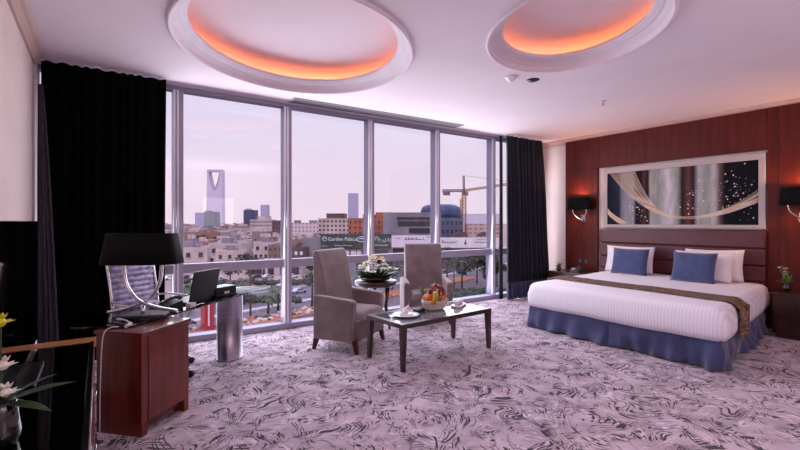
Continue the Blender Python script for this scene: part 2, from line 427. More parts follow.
for i, (c, a, b_, ang) in enumerate(COVES):
    lab = ['larger oval ceiling recess with orange cove glow, above the window side', 'smaller oval ceiling recess with orange cove glow, nearer the bed'][i]
    root = thing('ceiling_cove', lab, 'ceiling cove', (0, 0, 0), 0, 'oval cove recesses in the ceiling')
    def ring(prof, name, m):
        k = B(); seg = 96; rows = [ellipse(c, a, b_, ang, o_, z_) for o_, z_ in prof]
        v = [p for r in rows for p in r]
        fs = [(j*seg+q_, j*seg+(q_+1) % seg, (j+1)*seg+(q_+1) % seg, (j+1)*seg+q_) for j in range(len(rows)-1) for q_ in range(seg)]
        k.add(v, fs, 0, True); return k.build(name, m, root, recalc=False)
    ring([(.004, 3.0), (.008, 2.975), (-.004, 2.965), (-.018, 2.970), (-.024, 3.000), (-.030, 3.022), (-.058, 3.026), (-.062, 3.046), (-.074, 3.052), (-.10, 3.050), (-.106, 3.070), (-.130, 3.070), (-.138, 3.082), (-.138, 3.105), (-.12, 3.112), (.10, 3.115)], 'moulding', 'moulding_white')
    prof = [(.10, 3.115), (.10, 3.215)]+[(.10-.06*(1-math.cos(t)), 3.215+.06*math.sin(t)) for t in [PI/2*k/6 for k in range(1, 7)]]
    prof += [(-a*.4, 3.285), (-b_+.02, 3.29)]
    dm = ring(prof, 'recess_dome', 'plaster_white')
    top = ellipse(c, a, b_, ang, -b_+.02, 3.29); k = B(); k.add(top, [tuple(range(96))]); k.build('recess_centre', 'plaster_white', root)
    ring([(.064, 3.117), (.064, 3.150)], 'light_strip', 'cove_strip')
    ring([(.040, 3.117), (.040, 3.155), (.062, 3.155), (.062, 3.117)], 'strip_carrier', 'moulding_white')

# cornices
def strip(name, prof, p0, p1, inward, m):
    """moulding profile (out from wall, z) swept from p0 to p1"""
    k = B(); n_ = len(prof); v = []
    for p in (p0, p1): v += [(p[0]+inward[0]*o_, p[1]+inward[1]*o_, z_) for o_, z_ in prof]
    k.add(v, [(i, (i+1) % n_, n_+(i+1) % n_, n_+i) for i in range(n_)]+[tuple(range(n_)), tuple(range(n_, 2*n_))[::-1]])
    return k.build(name, m)
cor = [(0, 2.90), (.02, 2.90), (.025, 2.93), (.05, 2.96), (.075, 2.972), (.08, 2.999), (0, 2.999)]
struct(strip('trim_1', cor, (XL, YB), (XL, 5.3), (1, 0), 'cornice_paint'))
struct(strip('trim_2', cor, (XR, YB), (XR, 5.60), (-1, 0), 'cornice_paint'))
struct(B().box(XL+.001, XL+.014, YB, YW, 0, .1).build('baseboard_left', 'wood_wall'))
struct(B().box(XR-.014, XR-.001, 5.04, YW, 0, .1).build('baseboard_right', 'wood_wall'))

# window wall: one long run of seven panes over a low sill
PX = [-.56, .751, 2.068, 3.365, 4.66, 6.0, 7.3]
wroot = bpy.data.objects.new('window_1', None); COL.objects.link(wroot); struct(wroot)
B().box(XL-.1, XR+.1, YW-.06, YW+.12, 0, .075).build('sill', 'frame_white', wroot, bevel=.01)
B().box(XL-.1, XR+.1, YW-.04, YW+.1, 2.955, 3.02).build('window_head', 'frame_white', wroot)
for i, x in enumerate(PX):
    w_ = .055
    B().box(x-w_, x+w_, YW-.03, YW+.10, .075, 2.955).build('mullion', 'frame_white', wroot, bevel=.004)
    B().box(x-.056, x-.032, YW-.058, YW-.03, .075, 2.955).build('fin', 'fin_lit', wroot, bevel=.003)
    B().box(x-.022, x+.002, YW-.058, YW-.03, .075, 2.955).build('fin', 'fin_lit', wroot, bevel=.003)
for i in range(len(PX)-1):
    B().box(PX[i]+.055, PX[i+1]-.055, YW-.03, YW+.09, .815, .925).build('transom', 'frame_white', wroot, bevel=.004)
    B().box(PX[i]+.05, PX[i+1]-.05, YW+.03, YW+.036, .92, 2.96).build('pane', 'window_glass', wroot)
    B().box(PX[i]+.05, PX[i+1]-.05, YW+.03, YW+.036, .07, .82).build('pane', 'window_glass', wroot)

# ---------------------------------------------------------------- headboard wall panelling (fixed joinery)
WP = XR-.05     # face of the side panels
def panel(name, y0, y1, z0, z1, x=WP):
    return B().box(x, XR, y0, y1, z0, z1).build(name, 'wood_wall', bevel=.004)
def grooves(parent, rects, x):
    k = B()
    for y0, y1, z0, z1 in rects: k.box(x-.003, x+.002, y0, y1, z0, z1)
    return k.build('groove', 'groove', parent)
p = tag(panel('wood_wall_panel', 4.385, 5.034, 0, 2.385), 'tall mahogany wall panel behind the left wall light, next to the window curtain', 'wall panel')
grooves(p, [(4.385, 5.034, 2.375, 2.387), (4.385, 5.034, 2.28, 2.288), (4.47, 4.478, 0, 2.28), (4.385, 5.034, .56, .568)], WP)
p = tag(panel('wood_wall_panel', .2, 1.978, 0, 2.94), 'tall mahogany wall panel behind the wall light at the right edge', 'wall panel')
grooves(p, [(1.86, 1.868, 0, 2.94), (1.0, 1.006, 0, 2.94)], WP)
p = tag(panel('wood_wall_panel', 1.98, 5.034, 2.387, 2.94), 'long mahogany wall panel running above the abstract painting', 'wall panel')
grooves(p, [(4.35, 4.357, 2.387, 2.94), (3.56, 3.565, 2.387, 2.94), (2.77, 2.775, 2.387, 2.94)], WP)
# headboard
hb = thing('headboard', 'dark burgundy leather headboard with horizontal channels behind the bed', 'headboard', (XR-.03, 3.15, 0))
for z0, z1 in ((.35, .62), (.62, .83), (.83, 1.06), (1.06, 1.30)):
    B().box(-.085, -.005, -1.165, 1.165, z0+.004, z1-.004).build('padded_channel', 'leather', hb, bevel=.02, seg=3)
B().box(-.012, .028, -1.17, 1.17, 0.0, 1.31).build('back_board', 'wood_dark', hb)
# painting in a pale frame
pt = thing('painting', 'long abstract painting of silver and black bands with a golden swoosh, pale frame', 'painting', (XR-.035, 3.13, 1.84))
fw, fh = 1.135, .515
k = B()
for y0, y1, z0, z1 in ((-fw, fw, fh-.09, fh), (-fw, fw, -fh, -fh+.055), (-fw, -fw+.075, -fh+.055, fh-.09), (fw-.07, fw, -fh+.055, fh-.09)):
    k.box(-.03, .034, y0, y1, z0, z1)
k.build('frame', 'picture_frame', pt, bevel=.005)
cy0, cy1, cz0, cz1 = -fw+.075, fw-.07, -fh+.055, fh-.09
cv = B().box(-.012, .0, cy0, cy1, cz0, cz1).build('canvas', 'canvas_bands', pt)
def cpos(u, v): return (cy1+(cy0-cy1)*u, cz0+(cz1-cz0)*v)
k = B(); rnd = random.Random(3)
for i in range(27):                          # strands of the swoosh, fanned at the upper left
    t = i/26; pts = []
    for j in range(30):
        u = j/29
        u0 = .02+.20*t
        uu = u0+(1-u0)*u
        lo = .12+.02*math.sin(i*2.1)
        v = lo+(1.0-lo)*max(0, (.60-uu)/(.60-u0))**(2.2+.5*t)*1.0 if uu < .60 else lo+(.26+.10*(1-t)+.05*math.sin(i*1.7))*((uu-.60)/.40)**2
        y_, z_ = cpos(uu, min(.995, v)); pts.append((-.014-.0004*(i % 4), y_, z_))
    k.tube(pts, [.0022+.002*rnd.random()]*30, seg=4, mi=0 if i % 2 else 1)
for i in range(9):                           # short swoosh, lower left
    pts = [(-.015, *cpos(u*.17, max(.01, .32-.3*(u**.7)-.012*i))) for u in [j/9 for j in range(10)]]
    k.tube(pts, .006, seg=4, mi=i % 2)
k.build('gold_strokes', ['gold_paint', 'silver_paint'], cv)
k = B()
for i in range(150):
    u, v = rnd.choice([(.27, .3), (.62, .4), (.87, .4), (.90, .5)]); u += rnd.gauss(0, .05); v += rnd.gauss(0, .18)
    if .02 < u < .98 and .04 < v < .96:
        y_, z_ = cpos(u, v); r_ = rnd.choice([.004, .005, .006, .011]); k.ball((-.013, y_, z_), r_, seg=6, ring=4, sq=(.3, 1, 1))
k.build('paint_splatter', 'silver_paint', cv)['kind'] = 'stuff'
# ---------------------------------------------------------------- curtains
def curtain(name, label, x0, x1, xb0, xb1, y, z0, z1, pleats, amp, m, hem=None, axis='x', seed=0):
    root = thing(name, label, 'curtain', ((x0+x1)/2, y, 0) if axis == 'x' else (y, (x0+x1)/2, 0))
    cx = (x0+x1)/2; nu = pleats*8
    def fn(za, zb):
        def g(u, v):
            z = zb+(za-zb)*v; f_ = (z1-z)/(z1-z0)
            f_ = f_**.8
            xa = x0+(xb0-x0)*f_; xc = x1+(xb1-x1)*f_
            w = noise.noise((u*3+seed, z*.35, seed))*.12
            x = xa+(xc-xa)*u-cx; yy = amp*(.65+.35*f_)*math.sin(2*PI*pleats*(u+w*.25)+math.sin(u*17+seed)*1.2)+amp*.4*noise.noise((u*9, z*.8, seed+4))
            return (x, yy, z) if axis == 'x' else (yy, x, z)
        return g
    zb = hem if hem else z0
    B().grid(fn(zb, z1), nu, 14).build('drape', m, root, solid=.006)
    if hem: B().grid(fn(z0, hem), nu, 4).build('hem_band', 'blue_hem', root, solid=.008)
    return root
curtain('curtain', 'full-height black curtain in the left corner beside the desk', -.47, .60, -.47, .58, 5.42, .015, 2.985, 11, .045, 'black_cloth', seed=1)
curtain('curtain', 'full-height navy curtain with paler hem at the right end of the window', 6.04, 7.05, 6.06, 7.27, 5.36, .015, 2.985, 10, .05, 'navy_cloth', hem=.32, seed=5)
curtain('sheer_curtain', 'narrow shiny grey sheer curtain hanging between television and black curtain', -.475, -.44, -.48, -.31, 5.22, .02, 2.7, 4, .018, 'grey_sheer', seed=9)
curtain('sheer_curtain', 'thin dark sheer gathered at the window edge of the navy curtain', 5.96, 6.02, 5.95, 6.03, 5.44, .02, 2.985, 2, .018, 'dark_grey', seed=12)

# ---------------------------------------------------------------- bed
X0, X1 = 4.80, 7.26
def yl(x): return 1.63+.135*(x-X0)
def yh(x): return 3.86+.10*(x-X0)
bed = thing('bed', 'wide double bed with striped white linen and dusty blue skirt', 'bed', (6.0, 2.85, 0))
def bl(x, t, z): return (x-6.0, yl(x)+(yh(x)-yl(x))*t-2.85, z)
k = B(); 
k.add([bl(X0+.06, .03, .03), bl(X1, .03, .03), bl(X1, .97, .03), bl(X0+.06, .97, .03), bl(X0+.06, .03, .32), bl(X1, .03, .32), bl(X1, .97, .32), bl(X0+.06, .97, .32)],
      [(0, 3, 2, 1), (4, 5, 6, 7), (0, 1, 5, 4), (1, 2, 6, 5), (2, 3, 7, 6), (3, 0, 4, 7)])
k.build('bed_base', 'black_matt', bed)
# mattress dressed in linen: rounded slab with soft edges
def slab(u, v, z0, z1, r, grow=.0):
    pass
k = B(); NX, NY = 34, 34
def softslab(z0, z1, r, ov):
    prof = [(ov*.3, z0), (ov, z0+.06), (ov*1.1, (z0+z1)/2), (ov*.6, z1-r)]+[(ov*.6-r*(1-math.cos(t)), z1-r+r*math.sin(t)) for t in [PI/2*i/4 for i in range(1, 5)]]
    return prof
pr = softslab(.285, .60, .085, .035)
def outline(off, n_=40):
    """skewed rectangle with rounded corners, offset outward"""
    pts = []; rc = .10
    c = [(X0, 0), (X1, 0), (X1, 1), (X0, 1)]
    P = [Vector((x, yl(x) if t == 0 else yh(x))) for x, t in c]
    cen = sum(P, Vector((0, 0)))/4
    for i in range(4):
        p = P[i]; a_ = (P[i-1]-p).normalized(); b_ = (P[(i+1) % 4]-p).normalized()
        p = p-(a_+b_)*off
        for t in [j/5 for j in range(6)]:
            s_ = p+a_*rc*(1-t)**2+b_*rc*t**2; pts.append(s_)
    # resample
    out = []; L = len(pts)
    per = [(pts[(i+1) % L]-pts[i]).length for i in range(L)]; tot = sum(per)
    N = 200; i = 0; acc = 0
    for j in range(N):
        d = tot*j/N
        while acc+per[i] < d: acc += per[i]; i += 1
        out.append(pts[i].lerp(pts[(i+1) % L], (d-acc)/max(per[i], 1e-6)))
    return out
rows = []
for o_, z_ in pr:
    ol = outline(o_); rows.append([(p.x-6, p.y-2.85, z_+.012*noise.noise((p.x*2, p.y*2, 3))*(1 if z_ < .35 else .3)) for p in ol])
v = [p for r in rows for p in r]; N = 200
fs = [(j*N+i, j*N+(i+1) % N, (j+1)*N+(i+1) % N, (j+1)*N+i) for j in range(len(rows)-1) for i in range(N)]
fs.append(tuple(range((len(rows)-1)*N, len(rows)*N)))
fs.append(tuple(range(N))[::-1])
k.add(v, fs, 0, True)
k.build('dressed_mattress', 'linen', bed)
# skirt with kick pleats
ol = outline(.0); ol2 = [p for p in ol]
def skirt(u, v):
    # runs left side -> foot -> right side
    L1 = X1-.1-X0; L2 = 2.23; T = 2*L1+L2; s_ = u*T
    if s_ < L1: x = X1-.1-s_; y = yh(x); nx, ny = 0, 1
    elif s_ < L1+L2: x = X0; y = yh(X0)-(s_-L1)*(yh(X0)-yl(X0))/L2; nx, ny = -1, 0
    else: x = X0+(s_-L1-L2); y = yl(x); nx, ny = 0, -1
    z = .30-.285*v
    fl = .012+.035*v
    w = math.sin(s_*29+3*math.sin(s_*3))*.020*v+.08*v*noise.noise((s_*5, v*1.5, 1))
    for c_ in (L1+.02, L1+L2*.5, L1+L2-.02):      # pleats at the corners and mid foot
        d_ = abs(s_-c_)
        if d_ < .12: w += .04*v*math.cos(d_/.12*PI/2)*(1 if d_ > .03 else .1)
    o_ = fl+w-.03
    return (x+nx*o_-6, y+ny*o_-2.85, z)
B().grid(skirt, 420, 8).build('bed_skirt', 'bed_skirt', bed, solid=.006)

# runner lying across the bed
rn = thing('bed_runner', 'patterned brown and teal runner draped across the white bed', 'bed runner', (5.45, 2.8, .6))
def runner(u, v):
    # u across the bed (left to right side incl. overhang), v along bed
    xa = 5.55-.12*u; x = xa-.19+.38*v+.012*math.sin(u*14)
    yh_ = yh(x)+.02; yl_ = yl(x)-.035
    over = .30; W = (yh_-yl_)+over+.10; s_ = u*W
    if s_ < .10: y = yh_+.035; z = .612-.07*(1-s_/.10)
    elif s_ < .10+(yh_-yl_): y = yh_-(s_-.10); z = .612; 
    else: y = yl_-.025-.02*math.sin(v*9); z = .56-(s_-.10-(yh_-yl_))
    ed = min(1, max(0, (s_-.05)/.10))*min(1, max(0, (.10+(yh_-yl_)-s_)/.09)) if s_ < .10+(yh_-yl_) else 0
    if 0 < s_-.10 < (yh_-yl_): z = .545+.067*math.sqrt(max(0, ed*(2-ed)))
    z += .004*noise.noise((x*8, y*8, 0))
    return (x-5.45, y-2.8, z-.6)
B().grid(runner, 120, 12).build('cloth', 'runner_cloth', rn, solid=.008)

def pillow(name, label, group, px_, py_, pz_, w, h, t, m, lean, rz=0, seed=0, roll=0):
    o = B(); nu = 18
    def side(sgn):
        def g(u, v):
            a, b_ = u*2-1, v*2-1
            e_ = (max(0, 1-abs(a)**2.6)*max(0, 1-abs(b_)**2.6))**.45
            pin = 1-.06*(1-abs(b_)**2)*abs(a)**4
            pin2 = 1-.07*(1-abs(a)**2)*abs(b_)**4
            wr = .012*noise.noise((a*2+seed, b_*2, seed))
            return (sgn*(t/2*e_)+wr*e_, a*w/2*pin, h/2+b_*h/2*pin2)
        return g
    o.grid(side(1), nu, nu); o.grid(side(-1), nu, nu)
    ob = o.build(name, m); me = ob.data
    bm = bmesh.new(); bm.from_mesh(me); bmesh.ops.remove_doubles(bm, verts=bm.verts, dist=.0008); bmesh.ops.recalc_face_normals(bm, faces=bm.faces); bm.to_mesh(me); bm.free()
    me.polygons.foreach_set('use_smooth', [True]*len(me.polygons))
    ob.location = (px_, py_, pz_); ob.rotation_euler = (roll, lean, rz)
    return tag(ob, label, 'pillow', group)
WPG, BPG = 'white bed pillows', 'blue bed cushions'
pillow('pillow', 'white pillow mostly hidden behind the left blue cushion', WPG, 7.02, 3.68, .60, .78, .44, .17, 'pillow_white', .20, .02, 1)
pillow('pillow', 'white pillow directly behind the right blue cushion', WPG, 6.86, 2.58, .60, .74, .42, .17, 'pillow_white', .22, -.03, 2)
pillow('pillow', 'rightmost white pillow, leaning on the headboard beyond the blue cushions', WPG, 7.09, 2.52, .60, .72, .44, .17, 'pillow_white', .14, .03, 3, roll=-.02)
pillow('cushion', 'dusty blue cushion on the window side of the bed', BPG, 6.80, 3.56, .60, .56, .42, .17, 'blue_pillow', .26, .04, 4)
pillow('cushion', 'dusty blue cushion in front of two white pillows', BPG, 6.64, 2.61, .60, .55, .42, .17, 'blue_pillow', .26, -.03, 5)

# ---------------------------------------------------------------- nightstands and what stands on them
def nightstand(label, y0, y1, x0, h):
    t = thing('nightstand', label, 'nightstand', ((x0+XR-.06)/2, (y0+y1)/2, 0)); hx = (XR-.06-x0)/2; hy = (y1-y0)/2
    B().box(-hx+.02, hx, -hy+.02, hy-.02, .06, h-.03).box(-hx+.05, hx, -hy+.05, hy-.05, 0, .06).build('body', 'wood_dark', t, bevel=.004)
    B().box(-hx, hx, -hy, hy, h-.03, h).build('top', 'wood_dark', t, bevel=.006)
    for z0, z1 in ((.09, h*.5-.01), (h*.5, h-.05)):
        d = B().box(-hx+.004, -hx+.024, -hy+.04, hy-.04, z0, z1).build('drawer', 'wood_dark', t, bevel=.003)
        B().tube([(-hx-.02, -.06, (z0+z1)/2), (-hx-.02, .06, (z0+z1)/2)], .006).tube([(-hx+.004, -.05, (z0+z1)/2), (-hx-.02, -.05, (z0+z1)/2)], .004).tube([(-hx+.004, .05, (z0+z1)/2), (-hx-.02, .05, (z0+z1)/2)], .004).build('handle', 'chrome', d)
    return t
nightstand('dark wood nightstand with phone, between navy curtain and bed', 4.36, 5.10, 6.86, .52)
nightstand('dark wood nightstand with vase at the right edge beside the bed', 1.0, 1.82, 6.82, .56)

def petals(k, c, r, n_, mi, tilt=.5, rz=0):
    for i in range(n_):
        a = 2*PI*i/n_+rz; d = Vector((math.cos(a), math.sin(a), tilt)).normalized(); s_ = Vector((-math.sin(a), math.cos(a), 0))
        c_ = Vector(c); up = d.cross(s_)
        pts = [c_, c_+d*r*.5+s_*r*.32+up*-.05*r, c_+d*r, c_+d*r*.5-s_*r*.32+up*-.05*r, c_+d*r*.5+up*.06*r]
        k.add(pts, [(0, 1, 4), (1, 2, 4), (2, 3, 4), (3, 0, 4)], mi, True)
def leaf(k, base, tip, w, mi, sag=.0):
    b_, t_ = Vector(base), Vector(tip); d = t_-b_; s_ = d.cross(Vector((0, 0, 1)))
    if s_.length < 1e-5: s_ = Vector((1, 0, 0))
    s_.normalize(); v = []; n_ = 6
    for i in range(n_+1):
        u = i/n_; c_ = b_+d*u+Vector((0, 0, -sag*(u*u)+sag*.5*u)); ww = w*math.sin(PI*min(1, .08+u*.92))**.8*.5
        v += [c_+s_*ww, c_+Vector((0, 0, -ww*.3)), c_-s_*ww]
    fs = []
    for i in range(n_):
        for j in (0, 1): fs.append((i*3+j, i*3+j+1, (i+1)*3+j+1, (i+1)*3+j))
    k.add(v, fs, mi, True)
rnd = random.Random(11)
# phone
ph = thing('telephone', 'grey desk telephone on the left nightstand', 'telephone', (7.02, 4.62, .52), .3)
B().prism([(-.09, 0), (.09, 0), (.09, .07), (-.09, .03)], -.08, .08, f=lambda x, y, z: (x, z, y)).build('base', 'phone_grey', ph, bevel=.006)
B().tube(smoothpath([(-.085, -.055, .055), (-.03, -.055, .085), (.03, -.055, .10), (.085, -.055, .09)]), [.02]*3+[.013]*18+[.02]*4, seg=8).build('handset', 'phone_grey', ph)
k = B()
for i in range(4):
    for j in range(3): k.box(-.06+i*.028, -.04+i*.028, .0+j*.024, .016+j*.024, .048+i*.006, .055+i*.006)
k.build('keypad', 'cable_white', ph)
def vase_plant(name, label, loc, vh, vr, leaves, flowers, spread, hgt, vm='porcelain', lm='leaf_pale', fm=('petal_white', 'petal_cream'), seed=1, fr=.03, cat='plant'):
    r_ = random.Random(seed); t = thing(name, label, cat, loc)
    B().lathe([(vr*.6, 0), (vr*.95, vh*.3), (vr, vh*.55), (vr*.7, vh*.9), (vr*.8, vh), (vr*.72, vh), (vr*.6, vh*.85), (.0, vh*.8)], 20).build('vase', vm, t)
    k = B(); s_ = B()
    for i in range(leaves):
        a = r_.uniform(0, 2*PI); rr = spread*r_.uniform(.5, 1); z = vh+hgt*r_.uniform(.1, .8)
        leaf(k, (0, 0, vh*.9), (rr*math.cos(a), rr*math.sin(a), z), spread*.28, 0, sag=.03)
    for i in range(flowers):
        a = r_.uniform(0, 2*PI); rr = spread*r_.uniform(0, .8); z = vh+hgt*r_.uniform(.5, 1)
        p_ = (rr*math.cos(a), rr*math.sin(a), z)
        k.tube([(0, 0, vh*.85), (p_[0]*.5, p_[1]*.5, (vh+z)/2+.01), p_], .0025, seg=5, mi=0)
        petals(s_, p_, fr, 6, i % len(fm), rz=r_.random()); petals(s_, (p_[0], p_[1], p_[2]+.004), fr*.6, 5, i % len(fm), tilt=1.4, rz=r_.random())
    k.build('foliage', lm, t, solid=.001)
    if flowers: s_.build('blossoms', list(fm), t)
    return t
vase_plant('potted_plant', 'tiny green plant in a pot on the left nightstand', (7.05, 4.98, .52), .07, .045, 22, 4, .09, .12, 'wood_dark', 'leaf_pale', ('leaf_pale', 'petal_cream'), 4, .02)
vase_plant('flower_vase', 'small vase of white and green flowers on the nightstand at right', (7.0, 1.70, .56), .10, .04, 16, 12, .12, .20, 'black_gloss', 'leaf_pale', ('petal_cream', 'petal_white', 'leaf_pale'), 8, .028, 'flowers')
# wall switches over the left nightstand
for i, (y_, z_) in enumerate(((4.72, .70), (4.60, .70))):
    o = B().box(WP-.008, WP-.001, y_-.045, y_+.045, z_-.045, z_+.045).build('wall_socket', 'dark_grey', bevel=.002)
    B().box(WP-.012, WP-.008, y_-.02, y_+.02, z_-.025, z_+.025).build('rocker', 'phone_grey', o)
    tag(o, ['dark wall socket nearer the window above the left nightstand', 'dark wall socket nearer the bed above the left nightstand'][i], 'wall socket', 'wall sockets by the bed')

# wall lights
def sconce(label, y_, z_):
    t = thing('wall_lamp', label, 'wall lamp', (WP, y_, z_), 0, 'wall lamps either side of the bed')
    # oblong black shade, open above and below
    def rr(a, b_, seg=40):
        return [(math.copysign(abs(math.cos(q_))**.5, math.cos(q_))*a, math.copysign(abs(math.sin(q_))**.5, math.sin(q_))*b_) for q_ in [2*PI*i/seg for i in range(seg)]]
    lo, hi = rr(.085, .225), rr(.075, .205); v = [(x-.12, y, -.11) for x, y in lo]+[(x-.12, y, .11) for x, y in hi]
    k = B(); k.add(v, [(i, (i+1) % 40, 40+(i+1) % 40, 40+i) for i in range(40)], 0, True); k.build('lamp_shade', 'shade_black', t, solid=.004)
    B().box(-.012, -.001, -.05, .05, -.33, -.20).build('wall_plate', 'chrome', t, bevel=.003)
    for s_ in (-1, 1):
        B().tube(smoothpath([(-.12, s_*.13, -.06), (-.12, s_*.135, -.13), (-.11, s_*.11, -.20), (-.10, s_*.03, -.27), (-.09, -s_*.05, -.295)]), .009, seg=8).build('arm', 'chrome', t)
    B().tube([(-.005, 0, -.27), (-.10, 0, -.275)], .012).build('bracket', 'chrome', t)
    B().ball((-.12, 0, .01), .03, sq=(1, 1, 1.2)).tube([(-.12, 0, -.08), (-.12, 0, -.02)], .012).build('bulb', 'bulb', t)
    l = bpy.data.lights.new('lamp_glow', 'POINT'); l.energy = 28; l.color = (1, .50, .25); l.shadow_soft_size = .03
    lo_ = bpy.data.objects.new('lamp_glow', l); COL.objects.link(lo_); lo_.parent = t; lo_.location = (-.085, 0, .04)
    B().tube([(-.12, -.13, -.06), (-.12, .13, -.06)], .005).build('shade_carrier', 'chrome', t)
sconce('lit black-shaded wall lamp with crossed chrome arms, on the window side of the painting', 4.66, 1.755)
sconce('lit black-shaded wall lamp with crossed chrome arms, at the right edge', 1.60, 1.745)
# ---------------------------------------------------------------- armchairs
def armchair(label, loc, rz):
    """front faces local -Y"""
    t = thing('armchair', label, 'armchair', loc, rz, 'taupe velvet armchairs by the window')
    W = .33
    # side view profile of the back (y, z): tapering, leaning, top rolled backwards
    back = [(.10, .30), (.12, .46), (.15, .70), (.19, .92), (.225, 1.05), (.245, 1.095), (.285, 1.105), (.305, 1.07), (.31, 1.0), (.30, .8), (.29, .5), (.28, .14), (.18, .14)]
    B().prism(back, -.29, .29, f=lambda x, y, z: (z, x, y)).build('backrest', 'velvet', t, bevel=.02, seg=3)
    B().box(-.30, .30, -.27, .22, .13, .36).build('seat_frame', 'velvet', t, bevel=.025, seg=3)
    def cushion(u, v):
        a, b_ = u*2-1, v*2-1; e_ = (max(0, 1-a**6)*max(0, 1-b_**6))**.5
        return (a*.265, -.07+b_*.225, .36+.085*e_*(1+.10*(1-a*a)))
    B().grid(cushion, 16, 16).box(-.262, .262, -.295, .155, .34, .37).build('seat', 'velvet', t, bevel=.012)
    arm = [(-.21, .13), (-.225, .38), (-.235, .55), (-.22, .575), (-.18, .582), (.0, .595), (.16, .61), (.25, .61), (.25, .13)]
    for s_ in (-1, 1):
        x0, x1 = (s_*.275, s_*.365)
        o = B().prism(arm, min(x0, x1), max(x0, x1), f=lambda x, y, z: (z, x, y)).build('armrest', 'velvet', t, bevel=.018, seg=3)
    for sx_ in (-1, 1):
        for sy_ in (-1, 1):
            x, y = sx_*.30, (-.22 if sy_ < 0 else .24)
            dx, dy = sx_*.012, sy_*.03
            B().add([(x-.025, y-.025, .14), (x+.025, y-.025, .14), (x+.025, y+.025, .14), (x-.025, y+.025, .14),
                     (x-.016+dx, y-.016+dy, 0), (x+.016+dx, y-.016+dy, 0), (x+.016+dx, y+.016+dy, 0), (x-.016+dx, y+.016+dy, 0)],
                    [(0, 1, 2, 3), (7, 6, 5, 4), (0, 4, 5, 1), (1, 5, 6, 2), (2, 6, 7, 3), (3, 7, 4, 0)]).build('leg', 'wood_wall', t)
    return t
armchair('taupe velvet armchair with tall back standing left of the coffee table', (2.40, 4.48, 0), math.radians(32)).scale = (1.05, 1.05, 1.0)
armchair('taupe velvet armchair with tall back standing behind the coffee table, facing the room', (3.86, 4.93, 0), math.radians(-27)).scale = (.95, .95, 1.0)

# round side table between the chairs, with flowers
st = thing('side_table', 'small round dark wood side table between the two armchairs', 'side table', (3.05, 4.98, 0))
B().lathe([(.0, .565), (.235, .565), (.265, .58), (.285, .62), (.280, .634), (.255, .64), (0, .64)], 40).build('table_top', 'wood_dark', st)
for i in range(3):
    a = math.radians(-55+120*i); c, s_ = math.cos(a), math.sin(a)
    B().tube([(c*.17, s_*.17, .57), (c*.14, s_*.14, .3), (c*.20, s_*.20, .0)], [.034, .024, .016], seg=8).build('leg', 'wood_dark', st)
fa = thing('flower_arrangement', 'low bowl arrangement of white lilies and cream roses on the round side table', 'flowers', (3.03, 4.97, .64))
fa.scale = (1.3, 1.3, 1.25)
B().lathe([(.07, 0), (.15, .012), (.17, .04), (.155, .04), (.14, .02), (0, .02)], 28).build('bowl', 'bronze_bowl', fa)
k = B(); f1 = B(); r_ = random.Random(5)
for i in range(90):
    a = r_.uniform(0, 2*PI); rr = r_.uniform(.08, .27); leaf(k, (rr*.25*math.cos(a), rr*.25*math.sin(a), .03), (rr*math.cos(a), rr*math.sin(a), .03+r_.uniform(0, .20)*(1.1-rr*2.5)+.01), .05, 0, .02)
for i in range(22):
    a = r_.uniform(0, 2*PI); rr = r_.uniform(.03, .22); z = .08+.16*(1-rr/.25)*r_.uniform(.6, 1)
    petals(f1, (rr*math.cos(a), rr*math.sin(a), z), .05, 6, 0, tilt=.5, rz=r_.random())
    petals(f1, (rr*math.cos(a), rr*math.sin(a), z+.006), .03, 5, 0, tilt=1.3, rz=r_.random())
for (x, y, z, mi) in ((-.05, -.03, .24, 1), (.04, -.06, .23, 1), (.0, .03, .25, 1), (.07, .0, .21, 1), (.0, -.08, .20, 2), (-.10, .02, .17, 1)):
    for q_ in range(3): petals(f1, (x, y, z-.02+q_*.012), .05-.01*q_, 7, mi, tilt=.5+q_*.8, rz=q_*.4)
k.build('foliage', 'leaf_green', fa, solid=.001); f1.build('blossoms', ['petal_white', 'petal_cream', 'petal_red'], fa)

# ---------------------------------------------------------------- coffee table
ct = thing('coffee_table', 'long dark wood coffee table with inset glass top in front of the armchairs', 'coffee table', (2.965, 3.69, 0), math.radians(4.0))
LX, LY, TH = .645, .30, .45
k = B()
for x0, x1, y0, y1 in ((-LX, LX, -LY, -LY+.055), (-LX, LX, LY-.055, LY), (-LX, -LX+.055, -LY+.055, LY-.055), (LX-.055, LX, -LY+.055, LY-.055)):
    k.box(x0, x1, y0, y1, TH-.045, TH)
k.build('frame', 'wood_dark', ct, bevel=.003)
B().box(-LX+.055, LX-.055, -LY+.055, LY-.055, TH-.014, TH-.002).build('glass_panel', 'table_glass', ct)
for sx_ in (-1, 1):
    for sy_ in (-1, 1):
        x, y = sx_*(LX-.03), sy_*(LY-.03); k = B()
        v = [(x-.028, y-.028, TH-.045), (x+.028, y-.028, TH-.045), (x+.028, y+.028, TH-.045), (x-.028, y+.028, TH-.045)]
        dx, dy = -sx_*.0, -sy_*.0
        v += [(x-.018+dx+sx_*.008, y-.018+sy_*.008, 0), (x+.018+sx_*.008, y-.018+sy_*.008, 0), (x+.018+sx_*.008, y+.018+sy_*.008, 0), (x-.018+sx_*.008, y+.018+sy_*.008, 0)]
        k.add(v, [(0, 1, 2, 3), (7, 6, 5, 4), (0, 4, 5, 1), (1, 5, 6, 2), (2, 6, 7, 3), (3, 7, 4, 0)]).build('leg', 'wood_dark', ct)
